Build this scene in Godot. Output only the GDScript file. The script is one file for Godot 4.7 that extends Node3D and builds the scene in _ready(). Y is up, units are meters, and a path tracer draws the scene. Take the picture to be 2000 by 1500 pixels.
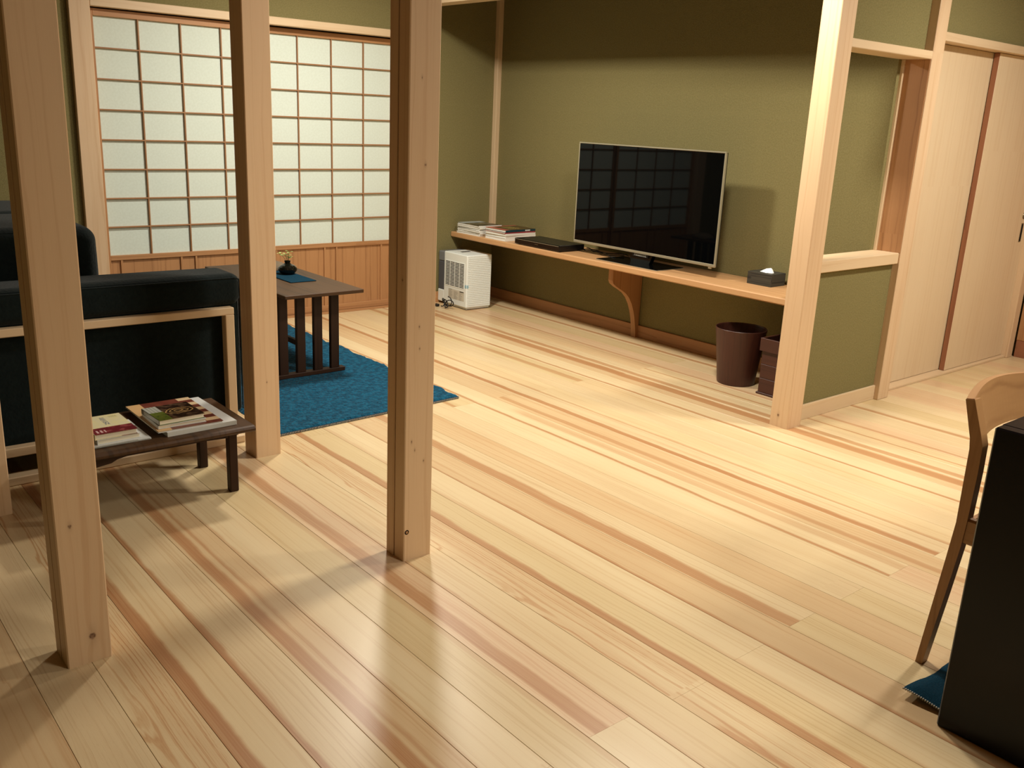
extends Node3D
# A Japanese room at night: cedar board floor, free-standing posts, olive plaster walls, shoji screens.
# x runs along the shoji wall, z towards the viewer, y up, metres.

var rng := RandomNumberGenerator.new()
var M := {}
var used := {}

# ---------------------------------------------------------------- shapes
func quad(st: SurfaceTool, p: Array, n: Vector3, uv: Array) -> void:
	var order := [0, 1, 2, 0, 2, 3] if p.size() == 4 else [0, 1, 2]
	if (p[1] - p[0]).cross(p[2] - p[0]).dot(n) > 0.0:
		order.reverse()
	for i in order:
		st.set_normal(n)
		st.set_uv(uv[i])
		st.add_vertex(p[i])

func new_st() -> SurfaceTool:
	var st := SurfaceTool.new()
	st.begin(Mesh.PRIMITIVE_TRIANGLES)
	return st

# a box with chamfered edges; u runs along the grain (us metres), v across it (vs metres)
func add_box(st: SurfaceTool, lo: Vector3, hi: Vector3, ch := 0.002, grain := -1, us := 2.4, vs := 0.3, off := Vector2.ZERO, xf := Transform3D.IDENTITY) -> void:
	var size := hi - lo
	ch = minf(ch, minf(size.x, minf(size.y, size.z)) * 0.4)
	if grain < 0:
		grain = size.max_axis_index()
	var corner := func(s: Vector3, a: int) -> Vector3:
		var r := Vector3.ZERO
		for i in 3:
			var inset := 0.0 if i == a else ch
			r[i] = (hi[i] - inset) if s[i] > 0.0 else (lo[i] + inset)
		return r
	var tex := func(q: Vector3, a: int) -> Vector2:
		if a == grain:
			var b := (a + 1) % 3
			var c := (a + 2) % 3
			return Vector2((q[b] - lo[b]) / us * 0.3, (q[c] - lo[c]) / vs) + off
		var o := 3 - a - grain
		return Vector2((q[grain] - lo[grain]) / us, (q[o] - lo[o]) / vs + 0.37 * a) + off
	for a in 3:
		var b := (a + 1) % 3
		var c := (a + 2) % 3
		for s in [-1.0, 1.0]:
			var pts := []
			var uvs := []
			for k in [[-1, -1], [1, -1], [1, 1], [-1, 1]]:
				var sg := Vector3.ZERO
				sg[a] = s
				sg[b] = k[0]
				sg[c] = k[1]
				var q: Vector3 = corner.call(sg, a)
				pts.append(xf * q)
				uvs.append(tex.call(q, a))
			var n := Vector3.ZERO
			n[a] = s
			quad(st, pts, xf.basis * n, uvs)
	if ch <= 0.0:
		return
	for a in 3:
		var b := (a + 1) % 3
		var c := (a + 2) % 3
		for sa in [-1.0, 1.0]:
			for sb in [-1.0, 1.0]:
				var s0 := Vector3.ZERO
				s0[a] = sa
				s0[b] = sb
				s0[c] = -1.0
				var s1 := s0
				s1[c] = 1.0
				var q := [corner.call(s0, a), corner.call(s1, a), corner.call(s1, b), corner.call(s0, b)]
				var n := Vector3.ZERO
				n[a] = sa
				n[b] = sb
				quad(st, q.map(func(w): return xf * w), (xf.basis * n).normalized(), q.map(func(w): return tex.call(w, a)))
	for sx in [-1.0, 1.0]:
		for sy in [-1.0, 1.0]:
			for sz in [-1.0, 1.0]:
				var s := Vector3(sx, sy, sz)
				var q := [corner.call(s, 0), corner.call(s, 1), corner.call(s, 2)]
				quad(st, q.map(func(w): return xf * w), (xf.basis * s).normalized(), q.map(func(w): return tex.call(w, 0)))

func box(lo: Vector3, hi: Vector3, ch := 0.002, grain := -1, us := 2.4, vs := 0.3, xf := Transform3D.IDENTITY) -> SurfaceTool:
	var st := new_st()
	add_box(st, lo, hi, ch, grain, us, vs, Vector2(rng.randf(), rng.randf()), xf)
	return st

# cushion: box with round edges and a slight swell
func add_cushion(st: SurfaceTool, lo: Vector3, hi: Vector3, r: float, puff := 0.0, steps := 5) -> void:
	var cs := []
	for a in 3:
		var l := []
		for i in steps + 1:
			l.append(lo[a] + r * i / float(steps))
		for i in range(1, 6):
			l.append(lerpf(lo[a] + r, hi[a] - r, i / 6.0))
		for i in steps + 1:
			l.append(hi[a] - r + r * i / float(steps))
		cs.append(l)
	var inlo := lo + Vector3.ONE * r
	var inhi := hi - Vector3.ONE * r
	var mid := (lo + hi) / 2
	var half := (hi - lo) / 2
	for a in 3:
		var b := (a + 1) % 3
		var c := (a + 2) % 3
		for s in [0, 1]:
			var lb: Array = cs[b]
			var lc: Array = cs[c]
			var pos := []
			var nor := []
			for i in lb.size():
				for j in lc.size():
					var p := Vector3.ZERO
					p[a] = hi[a] if s == 1 else lo[a]
					p[b] = lb[i]
					p[c] = lc[j]
					var q := p.clamp(inlo, inhi)
					var d := (p - q).normalized()
					var o := q + d * r
					var tb: float = (o[b] - mid[b]) / half[b]
					var tc: float = (o[c] - mid[c]) / half[c]
					o[a] += (1.0 if s == 1 else -1.0) * puff * maxf(0.0, 1.0 - tb * tb) * maxf(0.0, 1.0 - tc * tc)
					pos.append(o)
					nor.append(d)
			var w := lc.size()
			for i in lb.size() - 1:
				for j in w - 1:
					var ids := [i * w + j, (i + 1) * w + j, (i + 1) * w + j + 1, i * w + j + 1]
					var n: Vector3 = nor[ids[0]] + nor[ids[2]]
					var order := [0, 1, 2, 0, 2, 3]
					if (pos[ids[1]] - pos[ids[0]]).cross(pos[ids[2]] - pos[ids[0]]).dot(n) > 0.0:
						order = [0, 2, 1, 0, 3, 2]
					for k in order:
						st.set_normal(nor[ids[k]])
						st.set_uv(Vector2(pos[ids[k]][b], pos[ids[k]][c]) * 2.0)
						st.add_vertex(pos[ids[k]])

func add_lathe(st: SurfaceTool, at: Vector3, prof: Array, segs := 32) -> void:
	for i in prof.size() - 1:
		var a: Vector2 = prof[i]
		var b: Vector2 = prof[i + 1]
		if a.is_equal_approx(b):
			continue
		var t := (b - a).normalized()
		var nn := Vector2(t.y, -t.x)
		for k in segs:
			var t0 := TAU * k / segs
			var t1 := TAU * (k + 1) / segs
			var ps := [Vector3(cos(t0) * a.x, a.y, sin(t0) * a.x), Vector3(cos(t1) * a.x, a.y, sin(t1) * a.x), Vector3(cos(t1) * b.x, b.y, sin(t1) * b.x), Vector3(cos(t0) * b.x, b.y, sin(t0) * b.x)]
			var ns := [Vector3(cos(t0) * nn.x, nn.y, sin(t0) * nn.x), Vector3(cos(t1) * nn.x, nn.y, sin(t1) * nn.x)]
			var uv := [Vector2(a.y * 2.0, k / float(segs) * 4.0), Vector2(a.y * 2.0, (k + 1) / float(segs) * 4.0), Vector2(b.y * 2.0, (k + 1) / float(segs) * 4.0), Vector2(b.y * 2.0, k / float(segs) * 4.0)]
			var tri := [[0, 1, 2], [0, 2, 3]]
			for f in tri:
				var g: Vector3 = (ps[f[1]] - ps[f[0]]).cross(ps[f[2]] - ps[f[0]])
				if g.length_squared() < 1e-16:
					continue
				var ord: Array = f
				if g.dot(ns[0]) > 0.0:
					ord = [f[0], f[2], f[1]]
				for q in ord:
					st.set_normal(ns[0] if q == 0 or q == 3 else ns[1])
					st.set_uv(uv[q])
					st.add_vertex(at + ps[q])

func add_tube(st: SurfaceTool, pts: Array, r, segs := 8, closed := false) -> void:
	var rings := []
	var side := Vector3.UP
	for i in pts.size():
		var d: Vector3
		if closed:
			d = (pts[(i + 1) % pts.size()] - pts[(i - 1 + pts.size()) % pts.size()]).normalized()
		else:
			d = (pts[mini(i + 1, pts.size() - 1)] - pts[maxi(i - 1, 0)]).normalized()
		if absf(d.dot(side)) > 0.95:
			side = Vector3.RIGHT
		var u := (side - d * side.dot(d)).normalized()
		var v := d.cross(u)
		side = u
		var rr: float = r[i] if r is Array else r
		var ring := []
		for k in segs:
			var t := TAU * k / segs
			ring.append([pts[i] + (u * cos(t) + v * sin(t)) * rr, u * cos(t) + v * sin(t)])
		rings.append(ring)
	var count := pts.size() if closed else pts.size() - 1
	for i in count:
		var a: Array = rings[i]
		var b: Array = rings[(i + 1) % pts.size()]
		for k in segs:
			var l := (k + 1) % segs
			var p := [a[k][0], a[l][0], b[l][0], b[k][0]]
			var n := [a[k][1], a[l][1], b[l][1], b[k][1]]
			var order := [0, 1, 2, 0, 2, 3]
			if (p[1] - p[0]).cross(p[2] - p[0]).dot(n[0]) > 0.0:
				order = [0, 2, 1, 0, 3, 2]
			for q in order:
				st.set_normal(n[q])
				st.set_uv(Vector2(i * 0.1, k / float(segs)))
				st.add_vertex(p[q])

# extrude a flat outline (points a, b on axes ia, ib) along the third axis from d0 to d1
func add_prism(st: SurfaceTool, outline: PackedVector2Array, ia: int, ib: int, d0: float, d1: float, us := 2.4, vs := 0.3) -> void:
	var ic := 3 - ia - ib
	var at := func(p: Vector2, d: float) -> Vector3:
		var r := Vector3.ZERO
		r[ia] = p.x
		r[ib] = p.y
		r[ic] = d
		return r
	var tri := Geometry2D.triangulate_polygon(outline)
	for d in [d0, d1]:
		var n := Vector3.ZERO
		n[ic] = 1.0 if d == maxf(d0, d1) else -1.0
		for i in range(0, tri.size(), 3):
			var q := [outline[tri[i]], outline[tri[i + 1]], outline[tri[i + 2]]]
			quad(st, q.map(func(w): return at.call(w, d)), n, q.map(func(w): return Vector2(w.y / us, w.x / vs)))
	var turn := -1.0 if Geometry2D.is_polygon_clockwise(outline) else 1.0
	var run := 0.0
	for i in outline.size():
		var a := outline[i]
		var b := outline[(i + 1) % outline.size()]
		var t := (b - a).normalized() * turn
		var n := Vector3.ZERO
		n[ia] = t.y
		n[ib] = -t.x
		var len := a.distance_to(b)
		quad(st, [at.call(a, d0), at.call(b, d0), at.call(b, d1), at.call(a, d1)], n, [Vector2(run / us, 0), Vector2((run + len) / us, 0), Vector2((run + len) / us, (d1 - d0) / vs), Vector2(run / us, (d1 - d0) / vs)])
		run += len

# ---------------------------------------------------------------- nodes
func numbered(called: String) -> String:
	var n: int = used.get(called, 0)
	used[called] = n + 1
	return called if n == 0 else "%s_%03d" % [called, n]

func obj(called: String, st: SurfaceTool, mat: Material, parent: Node3D = null) -> MeshInstance3D:
	var o := MeshInstance3D.new()
	o.mesh = st.commit()
	o.material_override = mat
	if parent == null:
		o.name = numbered(called)
		add_child(o)
	else:
		o.name = called
		parent.add_child(o, true)
		var up := Vector3.ZERO
		var q: Node = parent
		while q != self:
			up += (q as Node3D).position
			q = q.get_parent()
		o.position = -up
	return o

func thing(called: String, label: String, category: String, at := Vector3.ZERO, group := "") -> Node3D:
	var o := Node3D.new()
	o.name = numbered(called)
	add_child(o)
	o.position = at
	tag(o, label, category, group)
	return o

func tag(o: Node3D, label: String, category: String, group := "") -> Node3D:
	o.set_meta("label", label)
	o.set_meta("category", category)
	if group != "":
		o.set_meta("group", group)
	return o

func struct(called: String, st: SurfaceTool, mat: Material) -> MeshInstance3D:
	var o := obj(called, st, mat)
	o.set_meta("kind", "structure")
	return o

func room_part(called: String, at := Vector3.ZERO) -> Node3D:
	var o := Node3D.new()
	o.name = called
	add_child(o)
	o.position = at
	o.set_meta("kind", "structure")
	return o

# ---------------------------------------------------------------- materials
func col(r: int, g: int, b: int) -> Color:
	return Color8(r, g, b)

func plain(c: Color, rough := 0.6, metal := 0.0, spec := 0.5) -> StandardMaterial3D:
	var m := StandardMaterial3D.new()
	m.albedo_color = c
	m.roughness = rough
	m.metallic = metal
	m.metallic_specular = spec
	return m

# wood: x of the picture runs along the grain. hearts: [low, high, strength, start, end] of darker heartwood;
# knots: [along, across, size]
func wood_tex(seed: int, w: int, h: int, metres: float, light: Color, dark: Color, heart_c: Color, lines := 7.0, contrast := 0.5, hearts := [], knots := [], arch := 0.0, warp := 0.07, knot_w := 0.11) -> ImageTexture:
	var n := FastNoiseLite.new()
	n.noise_type = FastNoiseLite.TYPE_SIMPLEX
	n.frequency = 1.0
	n.seed = seed
	var data := PackedByteArray()
	data.resize(w * h * 3)
	var wid := metres * 0.0
	var at := 0
	for y in h:
		var v := y / float(h)
		for x in w:
			var u := x / float(w) * metres
			var c := v + warp * n.get_noise_2d(u * 0.9 + 31.0, v * 1.3)
			if arch > 0.0:
				var q := (v - 0.5) * 2.0
				c += arch * q * q * (0.6 + 0.4 * n.get_noise_2d(u * 0.5, 77.0))
			var kn := 0.0
			for k in knots:
				var dx: float = (u - k[0])
				var dy: float = (v - k[1]) * knot_w
				var d: float = sqrt(dx * dx * 0.16 + dy * dy) / k[2]
				if d < 6.0:
					c += 0.10 * exp(-d * d * 0.4) * signf(dy + 0.0001) * (k[2] / 0.01)
				var e: float = sqrt(dx * dx + dy * dy) / k[2]
				kn = maxf(kn, 0.8 * smoothstep(1.3, 0.6, e) * (1.0 if e > 0.62 else 0.65))
				kn = maxf(kn, 0.16 * exp(-d * d * 0.5))
			var g1 := n.get_noise_2d(c * lines, u * 0.28 + 10.0)
			var g2 := n.get_noise_2d(v * 75.0, u * 3.0 + 50.0)
			var t := n.get_noise_2d(v * 1.1 + 7.0, u * 0.7 + 90.0)
			var k1 := contrast * (smoothstep(0.05, 0.75, g1) * 0.75 + 0.14 * g2 + 0.28 * t + 0.18)
			k1 = clampf(k1, 0.0, 1.0)
			var r := light.lerp(dark, k1)
			for hb in hearts:
				var wob := 0.05 * n.get_noise_2d(u * 1.1 + 200.0, hb[0] * 9.0) + 0.025 * n.get_noise_2d(u * 5.0, 11.0)
				var m := smoothstep(hb[0] - 0.02 + wob * 0.4, hb[0] + 0.04 + wob * 0.4, v) * smoothstep(hb[1] + 0.06 + wob, hb[1] - 0.05 + wob, v)
				m *= smoothstep(hb[3] - 0.12, hb[3] + 0.05, u) * smoothstep(hb[4] + 0.12, hb[4] - 0.05, u)
				m *= hb[2] * (0.82 + 0.3 * n.get_noise_2d(v * 40.0, u * 0.5 + 5.0))
				r = r.lerp(heart_c, clampf(m, 0.0, 1.0))
			if kn > 0.0:
				r = r.lerp(Color(heart_c.r * 0.45, heart_c.g * 0.4, heart_c.b * 0.38), clampf(kn, 0.0, 1.0))
			data[at] = clampi(int(r.r * 255.0), 0, 255)
			data[at + 1] = clampi(int(r.g * 255.0), 0, 255)
			data[at + 2] = clampi(int(r.b * 255.0), 0, 255)
			at += 3
	return ImageTexture.create_from_image(Image.create_from_data(w, h, false, Image.FORMAT_RGB8, data))

func textured(t: Texture2D, rough := 0.5, spec := 0.5) -> StandardMaterial3D:
	var m := plain(WOOD_TONE, rough, 0.0, spec)
	m.albedo_texture = t
	return m

func noise_tex(seed: int, size: int, freq: float, a: Color, b: Color, octaves := 4, normal := false, bump := 4.0) -> Texture2D:
	var n := FastNoiseLite.new()
	n.seed = seed
	n.noise_type = FastNoiseLite.TYPE_SIMPLEX
	n.frequency = freq
	n.fractal_octaves = octaves
	var im := n.get_seamless_image(size, size)
	im.convert(Image.FORMAT_RGB8)
	if normal:
		im.bump_map_to_normal_map(bump)
		return ImageTexture.create_from_image(im)
	for y in size:
		for x in size:
			im.set_pixel(x, y, a.lerp(b, im.get_pixel(x, y).r))
	return ImageTexture.create_from_image(im)

func cloth(a: Color, b: Color, seed: int, scale: float, rough := 1.0, bump := 3.0, rim := 0.0) -> StandardMaterial3D:
	var m := plain(Color.WHITE, rough, 0.0, 0.2)
	m.albedo_texture = noise_tex(seed, 256, 0.05, a, b)
	m.normal_enabled = true
	m.normal_texture = noise_tex(seed + 1, 256, 0.12, a, b, 3, true, bump)
	m.uv1_triplanar = true
	m.uv1_world_triplanar = true
	m.uv1_scale = Vector3.ONE * scale
	if rim > 0.0:
		m.rim_enabled = true
		m.rim = rim
	return m

# ---------------------------------------------------------------- lamps
# flush square ceiling light: housing, glowing diffuser, and a light of the same size just below it
func ceiling_light(at: Vector3, size: float, energy: float, label: String) -> void:
	var t := thing("ceiling_light", label, "lamp", Vector3(at.x, CEIL, at.z))
	var h := size / 2
	obj("housing", box(Vector3(at.x - h - 0.02, at.y + 0.012, at.z - h - 0.02), Vector3(at.x + h + 0.02, CEIL, at.z + h + 0.02), 0.004), M.trim, t)
	obj("lamp_diffuser", box(Vector3(at.x - h, at.y, at.z - h), Vector3(at.x + h, at.y + 0.014, at.z + h), 0.003), M.glow, t)
	var l := AreaLight3D.new()
	l.name = "lamp_light"
	l.area_size = Vector2(size, size)
	l.light_color = LAMP_COLOR
	l.light_energy = energy
	l.area_range = 14.0
	l.area_attenuation = 2.0
	l.shadow_enabled = true
	t.add_child(l, true)
	l.transform = Transform3D(Basis(Vector3.RIGHT, -PI / 2), Vector3(at.x, at.y - 0.004, at.z) - t.position)

const CEIL := 2.66
var WOOD_TONE := Color(0.930, 0.918, 0.898)
var LAMP_COLOR := Color(1.0, 0.965, 0.905)

func _ready() -> void:
	rng.seed = 7
	# ------------------------------------------------ camera, sky, exposure
	var cam := Camera3D.new()
	cam.name = "camera"
	cam.fov = 45.05
	cam.near = 0.05
	cam.far = 60.0
	cam.transform = Transform3D(Basis(Vector3(0.76938812, 0.04404188, 0.63726151), Vector3(0.14382415, 0.96006098, -0.23999486), Vector3(-0.62237973, 0.27630279, 0.73232523)).orthonormalized(), Vector3(0, 1.45, 0))
	add_child(cam)
	cam.make_current()
	var we := WorldEnvironment.new()
	var env := Environment.new()
	env.background_mode = Environment.BG_COLOR
	env.background_color = Color(0.01, 0.012, 0.02)
	env.tonemap_mode = Environment.TONE_MAPPER_LINEAR
	env.tonemap_exposure = 1.0
	env.sdfgi_enabled = true
	env.ssao_enabled = true
	env.ssil_enabled = true
	we.environment = env
	we.name = "environment"
	add_child(we)

	make_materials()
	ceiling_light(Vector3(3.2, 2.56, -2.62), 0.26, 5.7, "square ceiling light above the middle of the floor")
	ceiling_light(Vector3(3.0, 2.56, -4.55), 0.26, 7.0, "square ceiling light in front of the television")
	ceiling_light(Vector3(4.9, 2.56, -1.10), 0.26, 7.4, "square ceiling light in front of the sliding doors")
	ceiling_light(Vector3(2.5, 2.56, 0.85), 0.60, 7.2, "large square panel light added out of view to brighten post fronts")  # added fill panel, unseen: brightens the near faces of the posts

	build_floor()
	build_shell()
	build_posts()
	build_shoji()
	build_doors()
	build_shelf()
	build_tv()
	build_shelf_things()
	build_bins()
	build_dehumidifier()
	build_rug()
	build_coffee_table()
	build_sofa()
	build_side_table()
	build_dining()

func make_materials() -> void:
	var light := col(232, 205, 160)
	var dark := col(205, 165, 115)
	var heart := col(166, 104, 66)
	M.post = textured(wood_tex(11, 768, 128, 2.4, col(227, 200, 166), col(206, 170, 132), heart, 4.0, 0.6), 0.5)
	M.trim = textured(wood_tex(12, 512, 128, 2.4, col(229, 205, 170), col(211, 178, 140), heart, 5.0, 0.5), 0.5)
	M.door = textured(wood_tex(13, 512, 256, 2.4, col(232, 212, 180), col(219, 192, 156), heart, 26.0, 0.5, [], [], 0.0, 0.008), 0.5)
	M.cedar = textured(wood_tex(14, 512, 256, 2.4, col(192, 144, 98), col(156, 110, 70), col(124, 80, 48), 9.0, 0.7), 0.55)
	M.cedar_dark = textured(wood_tex(15, 512, 128, 2.4, col(160, 106, 76), col(130, 82, 58), col(104, 64, 44), 6.0, 0.5), 0.5)
	M.shelf = textured(wood_tex(16, 768, 128, 2.4, col(216, 172, 124), col(186, 136, 92), heart, 7.0, 0.7), 0.42)
	M.walnut = textured(wood_tex(17, 512, 128, 1.2, col(60, 38, 24), col(36, 22, 13), col(32, 20, 12), 8.0, 0.8), 0.5, 0.35)
	M.table_dark = textured(wood_tex(18, 512, 256, 1.2, col(84, 60, 38), col(54, 37, 22), col(34, 23, 14), 12.0, 0.8), 0.5, 0.35)
	M.bin_wood = textured(wood_tex(19, 256, 256, 1.2, col(80, 44, 34), col(54, 29, 23), col(40, 20, 16), 10.0, 0.6), 0.45)
	M.chair_wood = textured(wood_tex(20, 512, 128, 1.2, col(190, 146, 98), col(150, 106, 66), col(96, 60, 34), 9.0, 0.6), 0.45)
	M.ash_black = textured(wood_tex(21, 256, 128, 0.6, col(66, 64, 54), col(30, 30, 26), col(22, 22, 18), 18.0, 1.2), 0.6)
	M.plaster = plain(Color(0.90, 0.90, 0.90), 0.95, 0.0, 0.15)
	M.plaster.albedo_texture = noise_tex(31, 512, 0.09, col(134, 125, 83), col(150, 141, 97), 5)
	M.plaster.normal_enabled = true
	M.plaster.normal_texture = noise_tex(32, 512, 0.2, Color.BLACK, Color.WHITE, 3, true, 3.0)
	M.plaster.normal_scale = 0.5
	M.plaster.uv1_triplanar = true
	M.plaster.uv1_world_triplanar = true
	M.plaster.uv1_scale = Vector3.ONE * 1.6
	M.ceiling = textured(wood_tex(33, 256, 128, 2.4, col(150, 110, 74), col(120, 84, 54), heart, 6.0, 0.5), 0.6)
	M.paper = plain(col(214, 226, 217), 0.95, 0.0, 0.1)
	M.paper.albedo_texture = noise_tex(34, 256, 0.06, col(246, 246, 244), col(255, 255, 255), 4)
	M.paper.uv1_triplanar = true
	M.paper.uv1_world_triplanar = true
	M.paper.uv1_scale = Vector3.ONE * 3.0
	M.muntin = textured(wood_tex(35, 256, 32, 2.4, col(172, 128, 88), col(140, 98, 64), heart, 3.0, 0.5), 0.6)
	M.gap = plain(col(96, 66, 42), 0.9, 0.0, 0.1)
	M.white_plastic = plain(col(234, 242, 238), 0.4)
	M.grey_plastic = plain(col(84, 86, 94), 0.3)
	M.smoke_plastic = plain(col(120, 124, 128), 0.25)
	M.slot = plain(col(24, 24, 24), 0.8, 0.0, 0.1)
	M.cord = plain(col(18, 18, 18), 0.5)
	M.black_plastic = plain(col(16, 16, 17), 0.35)
	M.black_gloss = plain(col(8, 9, 10), 0.08)
	M.screen = plain(col(4, 5, 6), 0.03, 0.0, 0.28)
	M.silver = plain(col(190, 184, 160), 0.35, 0.7)
	M.chrome = plain(col(200, 200, 195), 0.15, 1.0)
	M.brass_dark = plain(col(120, 104, 78), 0.4, 0.8)
	M.velvet = cloth(col(16, 24, 24), col(22, 31, 30), 41, 2.0, 1.0, 0.6, 0.2)
	M.rug = cloth(col(6, 52, 74), col(24, 94, 122), 43, 1.6, 1.0, 3.5, 0.1)
	M.blue_cloth = cloth(col(15, 46, 62), col(24, 62, 80), 45, 9.0, 1.0, 4.0)
	M.stitch = plain(col(170, 164, 150), 0.9)
	M.binding = plain(col(14, 34, 48), 0.95)
	M.lacquer = plain(col(7, 7, 8), 0.25, 0.0, 0.35)
	M.lacquer_edge = plain(col(22, 18, 14), 0.35)
	M.page = plain(col(236, 230, 208), 0.9)
	M.page_grey = plain(col(206, 208, 200), 0.85)
	M.page_white = plain(col(228, 228, 220), 0.85)
	M.tissue = plain(col(250, 250, 248), 0.95)
	M.glaze = plain(col(16, 17, 12), 0.06)
	M.leaf = plain(col(160, 178, 104), 0.6)
	M.leaf.backlight_enabled = true
	M.leaf.backlight = Color(0.2, 0.24, 0.08)
	M.stem = plain(col(84, 92, 40), 0.7)
	M.basket = cloth(col(104, 92, 76), col(134, 120, 100), 47, 20.0, 0.9, 8.0)
	M.glow = plain(col(255, 246, 226), 0.6)
	M.glow.emission_enabled = true
	M.glow.emission = LAMP_COLOR
	M.glow.emission_energy_multiplier = 3.0
	M.sticker = plain(col(150, 190, 205), 0.5)

# ---------------------------------------------------------------- floor
func build_floor() -> void:
	var pitch := 0.1435
	var f := room_part("floor")
	var heart := col(178, 125, 82)
	var W := 704
	var Hh := 112
	var L := 4.68
	# plain boards
	var plain_m := []
	var tones := [[col(230, 209, 167), col(206, 172, 126)], [col(230, 204, 166), col(208, 164, 126)], [col(225, 205, 161), col(200, 170, 122)], [col(233, 214, 174), col(213, 183, 138)], [col(222, 196, 154), col(198, 157, 113)], [col(230, 210, 170), col(200, 168, 126)]]
	for i in tones.size():
		plain_m.append(textured(wood_tex(100 + i, W, Hh, L, tones[i][0], tones[i][1], heart, [6.0, 9.0, 13.0, 5.0, 8.0, 20.0][i], 0.62), 0.34, 0.5))
	# boards with bands of heartwood where the photograph shows them: [low, high, strength, start, end] (along z + 6.01)
	var odd0 := 0.0   # odd boards start at z = -6.01 and -1.33
	var hearts := {
		"-6": [[-0.2, 0.26, 0.95, -1.0, 9.0]],
		"-5": [[-0.2, 0.10, 0.95, -1.0, 9.0]],
		"-4": [[0.08, 0.36, 0.85, -1.0, 9.0], [0.48, 0.56, 0.6, -1.0, 9.0]],
		"-3": [[-0.2, 0.05, 0.5, -1.0, 9.0]],
		"-2": [[0.85, 1.2, 0.30, -1.0, 9.0]],
		"-1": [[0.14, 0.48, 0.75, -1.0, 9.0]],
		"0": [[-0.2, 0.04, 0.5, -1.0, 9.0]],
		"2": [[-0.2, 0.22, 0.85, -1.0, 9.0]],
		"3": [[-0.2, 0.10, 0.3, -1.0, 9.0]],
		"4": [[-0.2, 0.06, 0.75, -1.0, 9.0]],
		"5": [[0.03, 0.42, 0.75, -1.0, 9.0]],
		"8": [[0.02, 0.18, 0.7, -1.0, 9.0]],
		"9": [[0.02, 0.14, 0.9, -1.0, 9.0], [0.55, 0.9, 0.35, 2.6, 9.0]],
		"10": [[0.18, 0.42, 0.55, -1.0, 9.0]],
		"11": [[0.06, 0.30, 0.95, -1.0, 9.0]],
		"12": [[-0.2, 0.10, 0.5, -1.0, 9.0]],
		"14": [[0.30, 0.62, 0.6, -1.0, 9.0]],
		"15": [[0.10, 0.22, 0.9, -1.0, 9.0]],
		"16": [[0.45, 0.9, 0.85, -1.0, 9.0]],
		"17": [[0.10, 0.40, 0.7, -1.0, 9.0]],
		"18": [[0.25, 0.36, 0.8, -1.0, 9.0]],
		"19": [[0.02, 0.20, 0.5, -1.0, 9.0]],
		"21": [[0.15, 0.38, 0.8, -1.0, 9.0]],
	}
	var special := {}
	for k in hearts:
		var i := absi(int(k)) % tones.size()
		special[k] = textured(wood_tex(140 + int(k), W, Hh, L, tones[i][0], tones[i][1], heart, 9.0, 0.6, hearts[k]), 0.34, 0.5)
	var arch_m := textured(wood_tex(171, W, Hh, L, tones[0][0], col(196, 150, 104), heart, 16.0, 0.9, [], [], 0.6), 0.34, 0.5)
	var gapw := 0.00045
	for k in range(-22, 37):
		var x0 := 1.575 + pitch * k
		var x1 := x0 + pitch
		x0 = maxf(x0, -1.6)
		x1 = minf(x1, 6.80)
		if x1 - x0 < 0.01:
			continue
		var zmin := -6.01
		if x0 > 4.80:
			zmin = -2.66
		var cuts := [zmin]
		var joints := [-1.33] if posmod(k, 2) == 1 else [-3.67, 1.01]
		if k == 21 or k == 22:
			joints = [-1.62]
		for j in joints:
			if j > zmin + 0.1:
				cuts.append(j + rng.randf_range(-0.02, 0.02))
		cuts.append(2.3)
		for i in cuts.size() - 1:
			var z0: float = cuts[i]
			var z1: float = cuts[i + 1]
			var m: Material = plain_m[posmod(k * 7 + i * 3 + (k * k) % 5, plain_m.size())]
			var key := str(k)
			var second_row := i > 0
			if special.has(key):
				# which board of the strip carries the band
				var only_first := ["5", "9", "11", "8", "14", "-1"]
				var only_second := ["10", "18"]
				if (key in only_first and second_row) or (key in only_second and not second_row):
					pass
				else:
					m = special[key]
			elif k == 1 or k == -7:
				m = arch_m
			var st := new_st()
			var lo := Vector3(x0 + gapw, -0.018, z0 + gapw * 0.6)
			var hi := Vector3(x1 - gapw, 0.0, z1 - gapw * 0.6)
			plank(st, lo, hi, L, rng.randf() * 0.3 if m in plain_m else 0.0)
			obj("plank", st, m, f)
	obj("subfloor", box(Vector3(-1.75, -0.12, -6.2), Vector3(6.95, -0.02, 2.45), 0.0), M.gap, f)

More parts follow.
